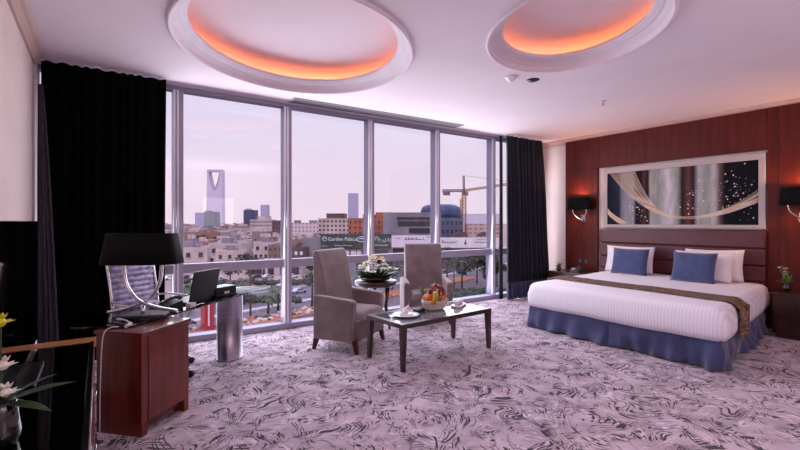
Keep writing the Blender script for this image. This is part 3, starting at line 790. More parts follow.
# fruit basket and its fruit
fx, fy = 3.07, 3.765
bk = thing('fruit_basket', 'white oval woven basket full of fruit on the coffee table', 'basket', (fx, fy, TH))
bk.scale = (1.14, 1.14, 1.14)
k = B().lathe([(.0, .004), (.085, .0), (.10, .03), (.118, .075), (.124, .088), (.118, .094), (.108, .086), (.09, .03), (0, .014)], 32, ell=(1.15, .85))
k.build('basket_bowl', 'basket_white', bk)
k = B()
for z_, r_0 in ((.02, .098), (.045, .109), (.07, .119)):
    k.tube([(1.15*r_0*math.cos(a), .85*r_0*math.sin(a), z_+.006*math.sin(a*16)) for a in [2*PI*i/64 for i in range(64)]], .0045, seg=5, closed=True)
k.build('woven_band', 'basket_white', bk)
def fruit(name, label, cat, group, b_, m, p, rz=0):
    o = b_.build(name, m); o.location = (fx+p[0]*1.14, fy+p[1]*1.14, TH+p[2]*1.14); o.scale = (1.14, 1.14, 1.14); o.rotation_euler = (0, 0, rz); return tag(o, label, cat, group)
def apple(): return B().lathe([(0, -.026), (.012, -.032), (.028, -.022), (.036, 0), (.032, .02), (.018, .031), (.006, .026), (0, .02)], 16).tube([(0, 0, .02), (.004, 0, .042)], .002, seg=5)
fruit('orange', 'orange at the left rim of the fruit basket, beside the bananas', 'fruit', 'fruit in the basket', B().ball((0, 0, 0), .038), 'orange_peel', (-.085, -.02, .115))
fruit('orange', 'orange at the right rim of the fruit basket', 'fruit', 'fruit in the basket', B().ball((0, 0, 0), .038), 'orange_peel', (.095, -.01, .11))
fruit('orange', 'orange low in the middle front of the fruit basket', 'fruit', 'fruit in the basket', B().ball((0, 0, 0), .034), 'orange_peel', (.045, -.062, .10))
fruit('apple', 'green apple at the front of the fruit basket', 'fruit', 'fruit in the basket', apple(), 'apple_green', (-.015, -.072, .105))
fruit('apple', 'red apple at the back of the fruit basket', 'fruit', 'fruit in the basket', apple(), 'apple_red', (.05, .055, .12))
fruit('orange', 'orange tucked at the back left of the fruit basket', 'fruit', 'fruit in the basket', B().ball((0, 0, 0), .036), 'orange_peel', (-.05, .05, .115))
for i in range(2):
    pts = smoothpath([(-.02+i*.024, -.03, -.04), (-.012+i*.024, -.052, .0), (i*.024, -.05, .05), (.012+i*.02, -.03, .08)], 5)
    fruit('banana', ['left banana curving over the front of the fruit basket', 'right banana curving over the front of the fruit basket'][i], 'fruit', 'fruit in the basket', B().tube(pts, [.008, .014]+[.017]*(len(pts)-4)+[.012, .006], seg=7), 'banana', (-.075, -.045, .105))
k = B(); r_ = random.Random(2)
for i in range(70):
    th = r_.uniform(0, 2*PI); ph_ = math.acos(r_.uniform(-.3, 1)); rr = .076*r_.uniform(.75, 1)
    k.ball((rr*1.1*math.sin(ph_)*math.cos(th), rr*math.sin(ph_)*math.sin(th), rr*1.0*math.cos(ph_)), .0145, seg=7, ring=5)
fruit('grape_bunch', 'bunch of red grapes heaped on top of the fruit basket', 'fruit', None, k, 'grape_red', (.015, -.012, .165))
k = B(); r_ = random.Random(8)
for i in range(26):
    a = r_.uniform(0, 2*PI); e_ = r_.uniform(.5, 1.35); L = .15; leaf(k, (0, 0, 0), (L*math.cos(e_)*math.cos(a)-.06, L*math.cos(e_)*math.sin(a)+.02, L*math.sin(e_)), .016, 0, .02)
k.lathe([(0, -.11), (.030, -.10), (.036, -.06), (.034, -.02), (.02, 0), (0, .005)], 14, mi=1)
o = k.build('pineapple', ['leaf_pale', 'bronze_bowl']); o.location = (fx-.01, fy+.165, TH+.112); tag(o, 'small pineapple with spiky leaves standing behind the fruit basket', 'fruit')
# plate with fanned napkin, dark folder, small white dish
pl = thing('dinner_plate', 'white round plate with a folded napkin, near end of the coffee table', 'plate', (2.60, 3.66, TH))
B().lathe([(0, .002), (.08, .002), (.115, .010), (.145, .016), (.145, .020), (.112, .014), (.08, .007), (0, .007)], 36).build('plate_rim', 'porcelain', pl)
np_ = B()
def nap(u, v):
    a = math.radians(25)+u*math.radians(150); rr = .03+.10*v
    return (rr*math.cos(a)*.9, rr*math.sin(a)*.5-.04, .012+.075*(1-v)**.7*math.sin(PI*u)+.006*math.sin(u*40)*v+.012)
np_.grid(nap, 40, 8)
o = np_.build('napkin', 'napkin', solid=.004); o.scale = (1.35, 1.35, 1.15); o.location = (2.60, 3.66, TH+.004); o.rotation_euler = (0, 0, .5); tag(o, 'white folded napkin fanned on the round plate', 'napkin')
o = B().box(-.075, .075, -.055, .055, 0, .028).box(-.07, .07, -.05, .05, .028, .034).build('serviette_box', 'dark_grey', bevel=.004)
o.location = (2.83, 3.76, TH); o.rotation_euler = (0, 0, .4); tag(o, 'flat dark grey box between napkin plate and fruit basket', 'box')
td = thing('soap_dish', 'small white dish holding a rolled towel at the far end of the table', 'dish', (3.41, 3.74, TH), .5)
td.scale = (1.35, 1.35, 1.2)
B().prism([(-.085, -.045), (.085, -.045), (.095, 0), (.085, .045), (-.085, .045), (-.095, 0)], 0, .018).build('dish', 'porcelain', td, bevel=.005)
B().tube(smoothpath([(-.07, -.0, .036), (0, .0, .042), (.07, 0, .036)]), [.022]*17, seg=10, flat=.9).build('rolled_towel', 'napkin', td)

# ---------------------------------------------------------------- desk: wooden pedestal, glass top, steel drum leg
DA = math.radians(43)
dk = thing('desk', 'glass-topped desk with mahogany cabinet end and brushed steel drum leg', 'desk', (.225, 3.315, 0), DA)
# local x along the desk to the window, local y towards the wall
k = B().box(.0, .45, .0, .36, .09, .665)
k.box(.0, .05, .0, .36, 0, .09).box(.40, .45, .0, .36, 0, .09).box(.05, .40, .05, .34, .03, .09)
k.build('cabinet', 'wood_desk', dk, bevel=.003)
B().box(-.012, .462, -.012, .37, .665, .690).build('cabinet_top', 'wood_desk', dk, bevel=.003)
B().box(.055, .395, -.006, .001, .10, .655).build('cabinet_door', 'wood_desk', dk, bevel=.002)
gp = [(.10, .19), (2.06, .19), (2.07, .22), (1.74, .70), (.15, .70), (-.02, .55)]
B().prism(gp, .690, .703).build('glass_top', 'desk_glass', dk, bevel=.002)
B().lathe([(.142, 0), (.142, .012), (.135, .014), (.135, .675), (.142, .677), (.142, .689)], 40, c=(1.63, .44, 0), ell=(1.05, .9)).build('drum_leg', 'steel', dk)
def dl(x, y, z=0): return (.225+x*math.cos(DA)-y*math.sin(DA), 3.315+x*math.sin(DA)+y*math.cos(DA), z)
GZ = .703
# lamp
lp = thing('table_lamp', 'table lamp with wide black shade and crossed silver arms on the desk', 'table lamp', (.265, 3.78, GZ), -math.radians(30))
def rr(a, b_, seg=48): return [(math.copysign(abs(math.cos(q_))**.55, math.cos(q_))*a, math.copysign(abs(math.sin(q_))**.55, math.sin(q_))*b_) for q_ in [2*PI*i/seg for i in range(seg)]]
lo, hi = rr(.275, .15), rr(.235, .12); v = [(x, y, .405) for x, y in lo]+[(x, y, .63) for x, y in hi]
B().add(v, [(i, (i+1) % 48, 48+(i+1) % 48, 48+i) for i in range(48)], 0, True).build('lamp_shade', 'shade_black', lp, solid=.004)
for s_ in (-1, 1):
    B().tube(smoothpath([(s_*.135, 0, .44), (s_*.135, 0, .36), (s_*.12, 0, .26), (s_*.072, 0, .17), (-s_*.0, s_*.012, .115), (-s_*.12, 0, .07), (-s_*.25, 0, .045)]), .013, seg=8, flat=1.3).build('arm', 'chrome', lp)
B().lathe([(.0, 0), (.10, 0), (.10, .008), (.09, .014), (0, .014)], 28, ell=(1.3, .7)).tube([(0, 0, .01), (0, 0, .09)], .015).build('base', 'chrome', lp)
B().tube([(-.135, 0, .44), (.135, 0, .44)], .006).tube([(0, 0, .44), (0, 0, .50)], .014).build('shade_carrier', 'chrome', lp)
o = B().tube(smoothpath([dl(.16, .24, .705), dl(.20, .33, .715), dl(.22, .42, .712), dl(.28, .40, .711)]), .006, seg=6).build('cable', 'cable_white')
o2 = B().tube([dl(.08, .20, .704), dl(.16, .24, .705)], .012, seg=8).build('plug', 'cable_white', o)
o3 = B().tube(smoothpath([dl(.10, .26, .697), dl(.0, .27, .70), dl(-.04, .27, .62), dl(-.045, .28, .3), dl(-.04, .29, .02)]), .004, seg=6).build('lead', 'cable_white', o)
tag(o, 'white power cable looping over the desk cabinet corner', 'cable')
# magazines
for i in range(3):
    o = B().box(-.10, .10, -.14, .14, 0, .009).build('magazine', ['dark_grey', 'black_matt', 'phone_grey'][i % 3])
    o.location = dl(.36+.012*i, .32-.01*i, GZ+.0095*i+.001); o.rotation_euler = (0, 0, DA+.2*i); tag(o, ['dark magazine at the bottom of the pile by the desk lamp', 'black magazine in the middle of the pile by the desk lamp', 'grey magazine topmost of the pile by the desk lamp'][i], 'magazine', 'magazines on the desk')
# telephone on desk
tp = thing('telephone', 'black desk telephone on the glass between lamp and laptop', 'telephone', dl(.62, .34, GZ), DA-.3)
B().prism([(-.09, 0), (.09, 0), (.09, .075), (-.09, .035)], -.085, .085, f=lambda x, y, z: (x, z, y)).build('base', 'black_plastic', tp, bevel=.006)
B().tube(smoothpath([(-.085, -.06, .062), (-.03, -.06, .09), (.03, -.06, .105), (.085, -.06, .098)]), [.02]*3+[.013]*18+[.02]*4, seg=8).build('handset', 'black_plastic', tp)
k = B()
for i in range(4):
    for j in range(3): k.box(-.06+i*.028, -.042+i*.028, .0+j*.024, .016+j*.024, .052+i*.006, .06+i*.006)
k.build('keypad', 'cable_white', tp)
o = B().box(-.035, .035, -.025, .025, 0, .035).build('card_holder', 'cable_white', bevel=.004); o.location = dl(.78, .24, GZ); o.rotation_euler = (0, 0, DA); tag(o, 'small white card holder at the desk edge beside the black telephone', 'card holder')
# laptop, seen from behind its screen
lt = thing('laptop', 'open black laptop seen from behind on the glass desk', 'laptop', dl(1.03, .32, GZ), DA)
B().box(-.18, .18, .0, .25, .002, .020).build('keyboard_base', 'black_plastic', lt, bevel=.004)
lid = B().box(-.18, .18, -.006, .006, 0, .27).build('screen_lid', 'black_plastic', lt, bevel=.004); lid.location = (0, -.005, .02); lid.rotation_euler = (.20, 0, 0)
B().box(-.165, .165, .0062, .0075, .02, .255).build('screen', 'black_gloss', lid)
o = B().box(-.13, .13, -.085, .085, 0, .02).box(-.125, .125, -.08, .08, .0205, .095).build('leather_box', 'black_plastic', bevel=.006)
o.location = dl(1.33, .34, GZ); o.rotation_euler = (0, 0, DA-.25); tag(o, 'square black leather box on the glass above the steel drum leg', 'box')
tag_ = B().box(-.03, .03, -.09, -.085, .03, .05).build('badge', 'cable_white', o)

# office chair behind the desk
oc = thing('office_chair', 'ribbed lilac-grey office chair with chrome frame behind the desk', 'office chair', (.42, 4.62, 0), math.radians(37))
# faces local -Y
def backfn(u, v):
    x = (u*2-1)*.225; z = .50+.56*v; y = .20+.10*v+.03*math.sin(v*PI)-.02*(1-(u*2-1)**2)
    return (x, y-.022*abs(math.sin(v*PI*11)), z)
B().grid(backfn, 10, 132).build('backrest', 'chair_mesh', oc, solid=.014)
B().grid(lambda u, v: ((u*2-1)*.23, -.24+.45*v, .455+.012*abs(math.sin(v*PI*9))-.02*(1-(u*2-1)**2)+.02*v), 10, 100).build('seat', 'chair_mesh', oc, solid=.014)
for s_ in (-1, 1):
    B().tube(smoothpath([(s_*.24, -.25, .445), (s_*.24, .0, .435), (s_*.24, .16, .45), (s_*.24, .215, .55), (s_*.24, .25, .80), (s_*.24, .305, 1.07)]), .012, seg=8).ball((s_*.24, .307, 1.075), .02).build('side_rail', 'chrome', oc)
    B().tube(smoothpath([(s_*.24, .23, .70), (s_*.30, .12, .70), (s_*.30, -.12, .685), (s_*.29, -.17, .62), (s_*.25, -.12, .45)]), .011, seg=8).build('armrest', 'chrome', oc)
B().tube([(-.24, .30, 1.05), (.24, .30, 1.05)], .009).build('cross_bar', 'chrome', oc)
B().tube([(-.24, 0, .43), (.24, 0, .43)], .012).build('cross_bar', 'chrome', oc)
B().tube([(0, 0, .09), (0, 0, .43)], [.025, .018], seg=12).build('column', 'chrome', oc)
for i in range(5):
    a = 2*PI*i/5+math.radians(-82); c, s_ = math.cos(a), math.sin(a)
    o = B().tube([(0, 0, .12), (c*.2, s_*.2, .10), (c*.36, s_*.36, .075)], [.022, .016, .012], seg=8).build('base_arm', 'chrome', oc)
    B().tube([(c*.37-s_*.02, s_*.37+c*.02, .032), (c*.37+s_*.02, s_*.37-c*.02, .032)], .032, seg=14).build('caster', 'black_plastic', o)

# ---------------------------------------------------------------- console with television along the left wall
CZ = .68
cs = thing('console', 'low black-topped console with wood edging coloured as if lit along the left wall', 'console', (-.255, 2.2, 0))
B().box(-.235, .215, -1.25, 1.18, .0, CZ-.03).build('body', 'wood_wall', cs, bevel=.003)
B().box(-.245, .205, -1.27, 1.09, CZ-.029, CZ).build('glass_top', 'black_gloss', cs, bevel=.002)
B().box(-.245, .235, 1.09, 1.21, CZ-.035, CZ+.004).build('wood_edging', 'wood_lit', cs, bevel=.003)
B().box(.205, .224, -1.27, 1.09, CZ-.02, CZ+.003).build('metal_edge', 'chrome', cs)
for i in range(3):
    y0 = -1.2+i*.79
    for z0, z1 in ((.06, .32), (.335, CZ-.05)):
        d = B().box(.214, .228, y0, y0+.77, z0, z1).build('drawer_front', 'wood_desk', cs, bevel=.003); zm = (z0+z1)/2
        B().tube([(.226, y0+.28, zm), (.236, y0+.28, zm), (.236, y0+.49, zm), (.226, y0+.49, zm)], .004).build('handle', 'chrome', d)
tv = thing('television', 'large black glossy television standing on the console', 'television', (-.34, 2.73, CZ))
B().box(-.02, .03, -.68, .68, .035, .745).build('screen_panel', 'black_gloss', tv, bevel=.004)
B().box(-.05, -.02, -.4, .4, .15, .6).build('rear_housing', 'black_plastic', tv, bevel=.01)
B().box(-.09, .10, -.20, .20, 0.001, .012).box(-.03, .02, -.05, .05, .01, .06).build('stand', 'black_plastic', tv, bevel=.003)
# orchid at the left edge
fl = thing('orchid', 'vase of white and yellow blossoms with long leaves on the console', 'flowers', (-.27, 1.93, CZ))
B().lathe([(.045, 0), (.055, .05), (.045, .12), (.04, .15), (.034, .15), (.03, .1), (0, .02)], 20).build('vase', 'black_gloss', fl)
k = B(); s_ = B()
for tip, w_ in (((.20, .02, .19), .05), ((.14, -.10, .14), .045), ((-.12, .0, .22), .05), ((.08, .05, .13), .04), ((.15, -.02, .24), .035)): leaf(k, (0, 0, .14), tip, w_, 0, .05)
for p_, mi in (((.0, -.01, .41), 1), ((.005, .0, .265), 0), ((.015, -.02, .18), 0), ((-.06, -.03, .30), 0), ((-.05, .01, .36), 1)):
    k.tube(smoothpath([(0, 0, .13), (p_[0]*.3, p_[1]*.3, .13+(p_[2]-.13)*.7), p_]), .003, seg=5)
    for q_ in range(2): petals(s_, (p_[0], p_[1], p_[2]+q_*.006), .042-.010*q_, 7, mi, tilt=.1+q_*1.0, rz=q_*.5)
    s_.ball(p_, .016, mi=mi, seg=8, ring=6)
k.build('foliage', 'leaf_green', fl, solid=.001); s_.build('blossoms', ['petal_white', 'petal_yellow'], fl)

# ---------------------------------------------------------------- ceiling fittings
cd = thing('ceiling_diffuser', 'long grey linear air diffuser in the ceiling near the window', 'air vent', (3.45, 5.37, 3.0), -math.radians(1.5))
B().box(-1.42, 1.42, -.12, .12, -.012, -.001).build('frame', 'frame_white', cd)
B().box(-1.40, 1.40, -.095, -.006, -.016, -.011).build('slot', 'slot_grey', cd)
B().box(-1.40, 1.40, .006, .095, -.016, -.011).build('slot', 'slot_grey', cd)
sd = thing('smoke_detector', 'round white smoke detector on the ceiling by the small oval recess', 'smoke detector', (3.68, 3.20, 3.0))
B().lathe([(.0, -.055), (.03, -.052), (.045, -.03), (.055, -.018), (.06, -.001)], 24).build('housing', 'porcelain', sd)
B().lathe([(.062, -.012), (.07, -.006), (.07, -.001)], 24).build('base_ring', 'moulding_white', sd)
o = B().lathe([(.0, -.014), (.05, -.012), (.072, -.001)], 20).build('ceiling_speaker', 'black_plastic'); o.location = (3.96, 3.13, 3.0); tag(o, 'small round black fitting on the ceiling beside the smoke detector', 'ceiling fitting')
sp = thing('sprinkler', 'small brass sprinkler head on the ceiling between recess and painting', 'sprinkler', (5.40, 3.155, 3.0))
B().lathe([(.04, -.001), (.038, -.008), (.012, -.010)], 18).build('rosette', 'cable_white', sp)
B().tube([(0, 0, -.005), (0, 0, -.05)], .008).lathe([(0, -.055), (.02, -.055), (.02, -.05), (0, -.05)], 12).build('sprinkler_head', 'steel', sp)
# ================================================================ the city outside, street level about twenty metres below the eye
GR = EYE-20.0
SA, CA = math.sin(A), math.cos(A)
def at(px, d): r_ = (px-400)/434*d; return Vector((d*SA+r_*CA, d*CA-r_*SA, 0))
def zt(y, d): return EYE-(y-222)*d/434
struct(B().add([(-900, 20, GR), (3800, 20, GR), (3800, 5200, GR), (-2500, 5200, GR)], [(0, 1, 2, 3)]).build('ground', 'sand_ground', recalc=False))
RD = Vector((.951, .303, 0)).normalized(); RN = Vector((-RD.y, RD.x, 0)); RANG = math.atan2(RD.y, RD.x)
def rp_(s_, t_): p = at(300, 118); return p+RD*s_+RN*t_
def road_strip(name, t0, t1, s0, s1, z0, z1, m):
    P = [rp_(s0, t0), rp_(s1, t0), rp_(s1, t1), rp_(s0, t1)]
    return B().add([(p.x, p.y, z0) for p in P]+[(p.x, p.y, z1) for p in P], [(4, 5, 6, 7), (0, 1, 5, 4), (1, 2, 6, 5), (2, 3, 7, 6), (3, 0, 4, 7)]).build(name, m)
struct(road_strip('street', -14, 12, -160, 220, GR+.02, GR+.05, 'asphalt'))
struct(road_strip('kerb', 12, 12.6, -160, 220, GR+.02, GR+.3, 'kerb'))
struct(road_strip('pavement', 12.6, 22, -160, 220, GR+.02, GR+.25, 'pavement'))
struct(road_strip('median', -8.5, -6.5, -160, 220, GR+.05, GR+.3, 'kerb'))
struct(road_strip('pavement', -90, -14, -160, 220, GR+.02, GR+.25, 'pavement'))
tag(road_strip('flower_bed', -22.5, -16, -60, 60, GR+.1, GR+.6, 'flowerbed'), 'long strip of orange flowers along the near kerb of the street', 'flower bed')
# bushes of the flower strip
fb = B(); r_ = random.Random(4)
for i in range(300):
    p = rp_(r_.uniform(-42, 14), r_.uniform(-22, -16)); fb.ball((p.x, p.y, GR+.6), r_.uniform(.3, .7), mi=i % 3, seg=6, ring=4, sq=(1, 1, .7))
tag(fb.build('flowering_shrubs', ['flowerbed', 'bldg_white', 'hedge']), 'low orange and cream flowering shrubs packed along the near kerb', 'flowers', kind='stuff')

def building(name, label, px0, px1, ytop, d, dep, m, cat='building', group=None, rows=0, cols=0, parapet=True, roof=None, win='window_dark', ww=.5, wh=.45, base=GR, rot=0, wfrom=None, sill=None):
    p = at((px0+px1)/2, d); w = (px1-px0)/434*d; z = zt(ytop, d); h = z-base
    t = thing(name, label, cat, (p.x, p.y, base), -A+rot, group)
    k = B().box(-w/2, w/2, 0, dep, 0, h)
    if parapet:
        e_ = max(.3, w*.012)
        for q_ in ((-w/2-e_*.3, w/2+e_*.3, -e_*.3, e_), (-w/2-e_*.3, w/2+e_*.3, dep-e_, dep+e_*.3), (-w/2-e_*.3, -w/2+e_, e_, dep-e_), (w/2-e_, w/2+e_*.3, e_, dep-e_)): k.box(*q_, h-.2, h+e_*1.6)
    k.build('walls', m, t)
    fh_ = (wfrom or h)
    for r0 in range(rows):
        for c0 in range(cols):
            cw = w/cols; chh = fh_/rows; x = -w/2+cw*(c0+.5); zz = h-chh*(r0+.55)
            if zz-chh*wh/2 < 0: continue
            B().box(x-cw*ww/2, x+cw*ww/2, -.12, .05, zz-chh*wh/2, zz+chh*wh/2).box(x-cw*ww/2-.1, x+cw*ww/2+.1, -.25, .05, zz-chh*wh/2-.15, zz-chh*wh/2, mi=1).build('window', [win, m], t)
    for it in (roof or []):
        x0, x1, y0, y1, hh, mm = it; B().box(w*x0-w/2, w*x1-w/2, dep*y0, dep*y1, h, h+hh).box(w*x0-w/2-.2, w*x1-w/2+.2, dep*y0-.2, dep*y1+.2, h+hh, h+hh+.3).build('roof_room', mm, t)
    return t, w, h

# skyline
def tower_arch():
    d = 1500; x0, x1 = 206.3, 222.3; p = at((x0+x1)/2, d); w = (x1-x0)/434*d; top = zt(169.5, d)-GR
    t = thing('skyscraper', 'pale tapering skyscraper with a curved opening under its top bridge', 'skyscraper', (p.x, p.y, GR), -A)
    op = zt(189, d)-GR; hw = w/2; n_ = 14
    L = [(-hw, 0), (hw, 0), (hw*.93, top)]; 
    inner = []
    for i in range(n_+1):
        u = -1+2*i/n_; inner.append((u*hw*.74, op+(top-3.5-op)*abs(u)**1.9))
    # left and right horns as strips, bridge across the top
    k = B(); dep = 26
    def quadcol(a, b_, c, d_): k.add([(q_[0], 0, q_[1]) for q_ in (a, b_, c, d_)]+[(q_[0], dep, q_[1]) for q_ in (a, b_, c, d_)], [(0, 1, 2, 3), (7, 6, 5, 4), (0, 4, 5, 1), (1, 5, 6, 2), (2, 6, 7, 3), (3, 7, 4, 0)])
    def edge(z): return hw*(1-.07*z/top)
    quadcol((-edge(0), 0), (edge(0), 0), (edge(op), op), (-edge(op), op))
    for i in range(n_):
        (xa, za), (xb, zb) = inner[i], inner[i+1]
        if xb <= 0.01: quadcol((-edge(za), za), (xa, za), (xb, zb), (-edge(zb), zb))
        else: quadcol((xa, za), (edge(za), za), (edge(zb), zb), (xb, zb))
    k.build('shaft', 'tower_hazed', t)
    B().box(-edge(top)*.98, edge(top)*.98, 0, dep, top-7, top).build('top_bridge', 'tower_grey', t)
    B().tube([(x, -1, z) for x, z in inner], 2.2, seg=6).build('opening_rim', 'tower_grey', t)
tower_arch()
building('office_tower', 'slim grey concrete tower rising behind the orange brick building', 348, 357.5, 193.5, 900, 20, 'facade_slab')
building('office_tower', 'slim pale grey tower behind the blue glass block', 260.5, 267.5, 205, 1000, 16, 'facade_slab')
building('office_block', 'square blue glass office block on the skyline', 243.5, 254.5, 210, 700, 18, 'glass_blue', parapet=False, roof=[(.1, .5, .2, .8, 2, 'tower_grey')])
building('office_block', 'dark slate office block in front of the arched skyscraper', 203.5, 214.5, 212, 640, 20, 'glass_slate', roof=[(.1, .4, .2, .8, 2, 'bldg_grey')])
building('office_block', 'grey mid-rise beside the dark slate block on the skyline', 195, 203, 213, 760, 20, 'facade_slab')
building('apartment_building', 'long white block with two rows of windows below the slim tower', 250, 272, 220, 430, 16, 'bldg_white', rows=2, cols=10, wfrom=7, roof=[(.3, .8, .2, .8, 3.5, 'bldg_white')])
building('apartment_building', 'dark brown block at the right end of the second window pane', 272, 284, 221, 380, 16, 'bldg_brown', rows=2, cols=4, wfrom=8)
building('apartment_building', 'long pale block with window rows behind the left armchair', 288, 322, 223.5, 380, 16, 'facade_white', roof=[(.15, .3, .2, .7, 2.5, 'bldg_tan'), (.6, .8, .2, .7, 2.5, 'bldg_grey')])
building('hotel_building', 'white hotel block with dark roof storey behind the dark green sign', 318, 350, 219, 300, 18, 'bldg_white', rows=4, cols=8, wfrom=12, roof=[(.25, .82, .1, .9, 3.6, 'bldg_brown')])
building('brick_building', 'orange brick building with stepped roof behind the dark green sign', 348, 391, 219, 235, 20, 'brick_orange', rows=4, cols=9, wfrom=12, ww=.35, wh=.4, roof=[(.34, .62, .1, .9, 2.2, 'brick_orange'), (.64, .98, .1, .9, 3.4, 'brick_orange')])
# grey modern block with dark glazing bands
t, w, h = building('office_block', 'grey modern block with dark ribbon windows beside the blue dome', 383, 441, 213.5, 205, 24, 'bldg_grey')
for (a, b_, y0, y1) in ((397, 440, 217, 219.5), (398, 440, 221, 226), (409, 440, 228, 233)):
    x0 = (a-412)/434*205; x1 = (b_-412)/434*205
    B().box(x0, x1, -.3, .1, zt(y1, 205)-GR, zt(y0, 205)-GR).build('ribbon_window', 'window_dark', t)
# domed building
d = 270; p = at(443, d); t = thing('domed_building', 'round building with a dark blue glass dome left of the crane', 'building', (p.x, p.y, GR), -A)
W_ = 21.5/434*d; hz = zt(219, d)-GR; tz = zt(203.5, d)-GR
prof = [(1.0, 0), (1.0, .35), (.97, .6), (.9, .8), (.72, .94), (.45, .99), (0, 1)]
B().lathe([(W_*a, hz+(tz-hz)*b_) for a, b_ in prof], 40, c=(0, W_, 0)).build('glass_dome', 'glass_blue', t)
for i in range(9):
    a = PI*1.0*i/8+PI
    B().tube([(W_*r0*1.005*math.cos(a), W_+W_*r0*1.005*math.sin(a), hz+(tz-hz)*z0) for r0, z0 in prof], .07, seg=4).build('dome_rib', 'glass_slate', t)
B().lathe([(W_*.98, 0), (W_*.98, hz)], 40, c=(0, W_, 0)).build('drum_wall', 'glass_slate', t)
for z0 in (.2, .45, .7, .98): B().lathe([(W_*1.0, hz*z0-.5), (W_*1.03, hz*z0-.4), (W_*1.03, hz*z0+.4), (W_*1.0, hz*z0+.5)], 40, c=(0, W_, 0)).build('floor_band', 'bldg_grey', t)
building('office_block', 'dark slate wing beside the foot of the crane', 441, 463, 218.5, 240, 16, 'glass_slate', rows=3, cols=5, wfrom=14, win='window_dark')
building('apartment_building', 'tall grey block with vertical stripes at the right of the skyline', 463, 499, 214.5, 520, 20, 'facade_stripes')
building('apartment_building', 'low orange pink block between the crane and the white sign', 468, 500, 224.5, 330, 18, 'facade_pink')

# tower crane
d = 340; p = at(464, d); cr = thing('tower_crane', 'yellow tower crane with a long jib over the domed building', 'crane', (p.x, p.y, GR), 0)
R_ = Vector((CA, -SA, 0)); F_ = Vector((SA, CA, 0))
def cp(px, y, off=0): v_ = R_*((px-464)/434*d)+F_*off; return (v_.x, v_.y, zt(y, d)-GR)
def lattice(a, b_, wd, n_, r0, m, name):
    a, b_ = Vector(a), Vector(b_); t_ = (b_-a).normalized(); s_ = t_.cross(F_).normalized()*wd/2; q_ = F_*wd/2; k = B()
    cs_ = [s_+q_, s_-q_, -s_-q_, -s_+q_]
    for c_ in cs_: k.tube([a+c_, b_+c_], r0, seg=4)
    for i in range(n_):
        p0 = a.lerp(b_, i/n_); p1 = a.lerp(b_, (i+1)/n_)
        for j in range(4): k.tube([p0+cs_[j], p1+cs_[(j+1) % 4]], r0*.7, seg=4); k.tube([p0+cs_[j], p0+cs_[(j+1) % 4]], r0*.6, seg=4)
    return k.build(name, m, cr)
lattice((0, 0, 0), cp(464, 191.5), 3.0, 16, .28, 'crane_yellow', 'mast')
lattice(cp(461.5, 199), cp(461.5, 216), 2.0, 5, .25, 'crane_yellow', 'climbing_frame')
lattice(cp(464, 191.5), cp(463.6, 175.5), 1.3, 6, .25, 'crane_grey', 'tower_peak')
lattice(cp(464, 190.6), cp(512, 183.5), 1.5, 18, .22, 'crane_yellow', 'jib')
lattice(cp(464, 190.6), cp(442, 190.8), 1.6, 8, .28, 'crane_grey', 'counter_jib')
B().tube([cp(463.6, 175.5), cp(510, 181.5)], .12, seg=4).build('jib_cable', 'crane_grey', cr)
a, b_ = cp(444, 191.5), cp(450, 191.5); B().box(-2.6, 2.6, -1.2, 1.2, -2.6, .3).build('counterweight', 'crane_grey', cr).location = cp(446.5, 192)
o = B().box(-1.6, 1.6, -1.4, 1.4, -1.6, 1.4).build('cab', 'crane_grey', cr); o.location = cp(465.5, 193.5)
B().tube([cp(497, 186), cp(497, 199)], .1, seg=4).build('hoist_rope', 'crane_grey', cr)

# shops with signs
sg, w, h = building('shop_building', 'low shop building carrying the dark green sign', 320, 392, 248, 152, 14, 'bldg_grey', parapet=False)
for i, (a, b_) in enumerate(((343, 349), (351, 356), (357, 361), (375, 388))):
    B().box((a-356)/434*152, (b_-356)/434*152, -.2, .1, zt(258, 152)-GR, zt(249.5, 152)-GR).build('shop_window', ['sign_white', 'sign_white', 'sign_white', 'bldg_brown'][i], sg)
def sgn(px0, px1, y0, y1, d, m, name, label, rot=0, thick=.4):
    pm = at((px0+px1)/2, d); zc = zt((y0+y1)/2, d); w_ = (px1-px0)/434*d; h_ = (y1-y0)/434*d
    t_ = thing(name, label, 'sign', (pm.x, pm.y, zc), -A+rot)
    B().box(-w_/2, w_/2, 0, thick, -h_/2, h_/2).build('board', m, t_, bevel=.03)
    B().box(-w_/2, w_/2, thick, thick+.3, -h_/2-.6, -h_/2+1).build('bracket', 'crane_grey', t_)
    return t_, w_, h_, zc
def onface(x, z, y=-.06): return Matrix.Translation((x, y, z)) @ Matrix.Rotation(PI/2, 4, 'X')
d = 151.0
s1, w_, h_, zc = sgn(320.5, 391.5, 234, 248.5, d, 'sign_green', 'shop_sign', 'long dark green hotel sign reading Garden Palace above the shops')
def sx_at(px): return (px-356)/434*d
def sz_at(y): return zt(y, d)-zc
text('Garden Palace', 1.75, 'sign_letter', s1, onface(sx_at(342.5), sz_at(239.2)))
text('\uFEB1\uFEFB\uFE8E\uFE91 \uFEE5\uFEA9\uFEAD\uFE8E\uFE9F', 2.1, 'sign_letter', s1, onface(sx_at(381.5), sz_at(238.6)))
k = B().tube([(sx_at(324.5)+.75*math.cos(a), -.08, sz_at(238.8)+.75*math.sin(a)) for a in [2*PI*i/24 for i in range(24)]], .09, seg=5, closed=True)
k.tube([(sx_at(324.5)+.35*math.cos(a), -.08, sz_at(238.8)+.35*math.sin(a)) for a in [2*PI*i/16 for i in range(11)]], .1, seg=5)
k.build('round_emblem', 'sign_letter', s1)
k = B().tube([(sx_at(361.5)+1.6*math.cos(a), -.08, sz_at(239.3)+.9*math.sin(a)) for a in [2*PI*i/30 for i in range(30)]], .13, seg=5, closed=True)
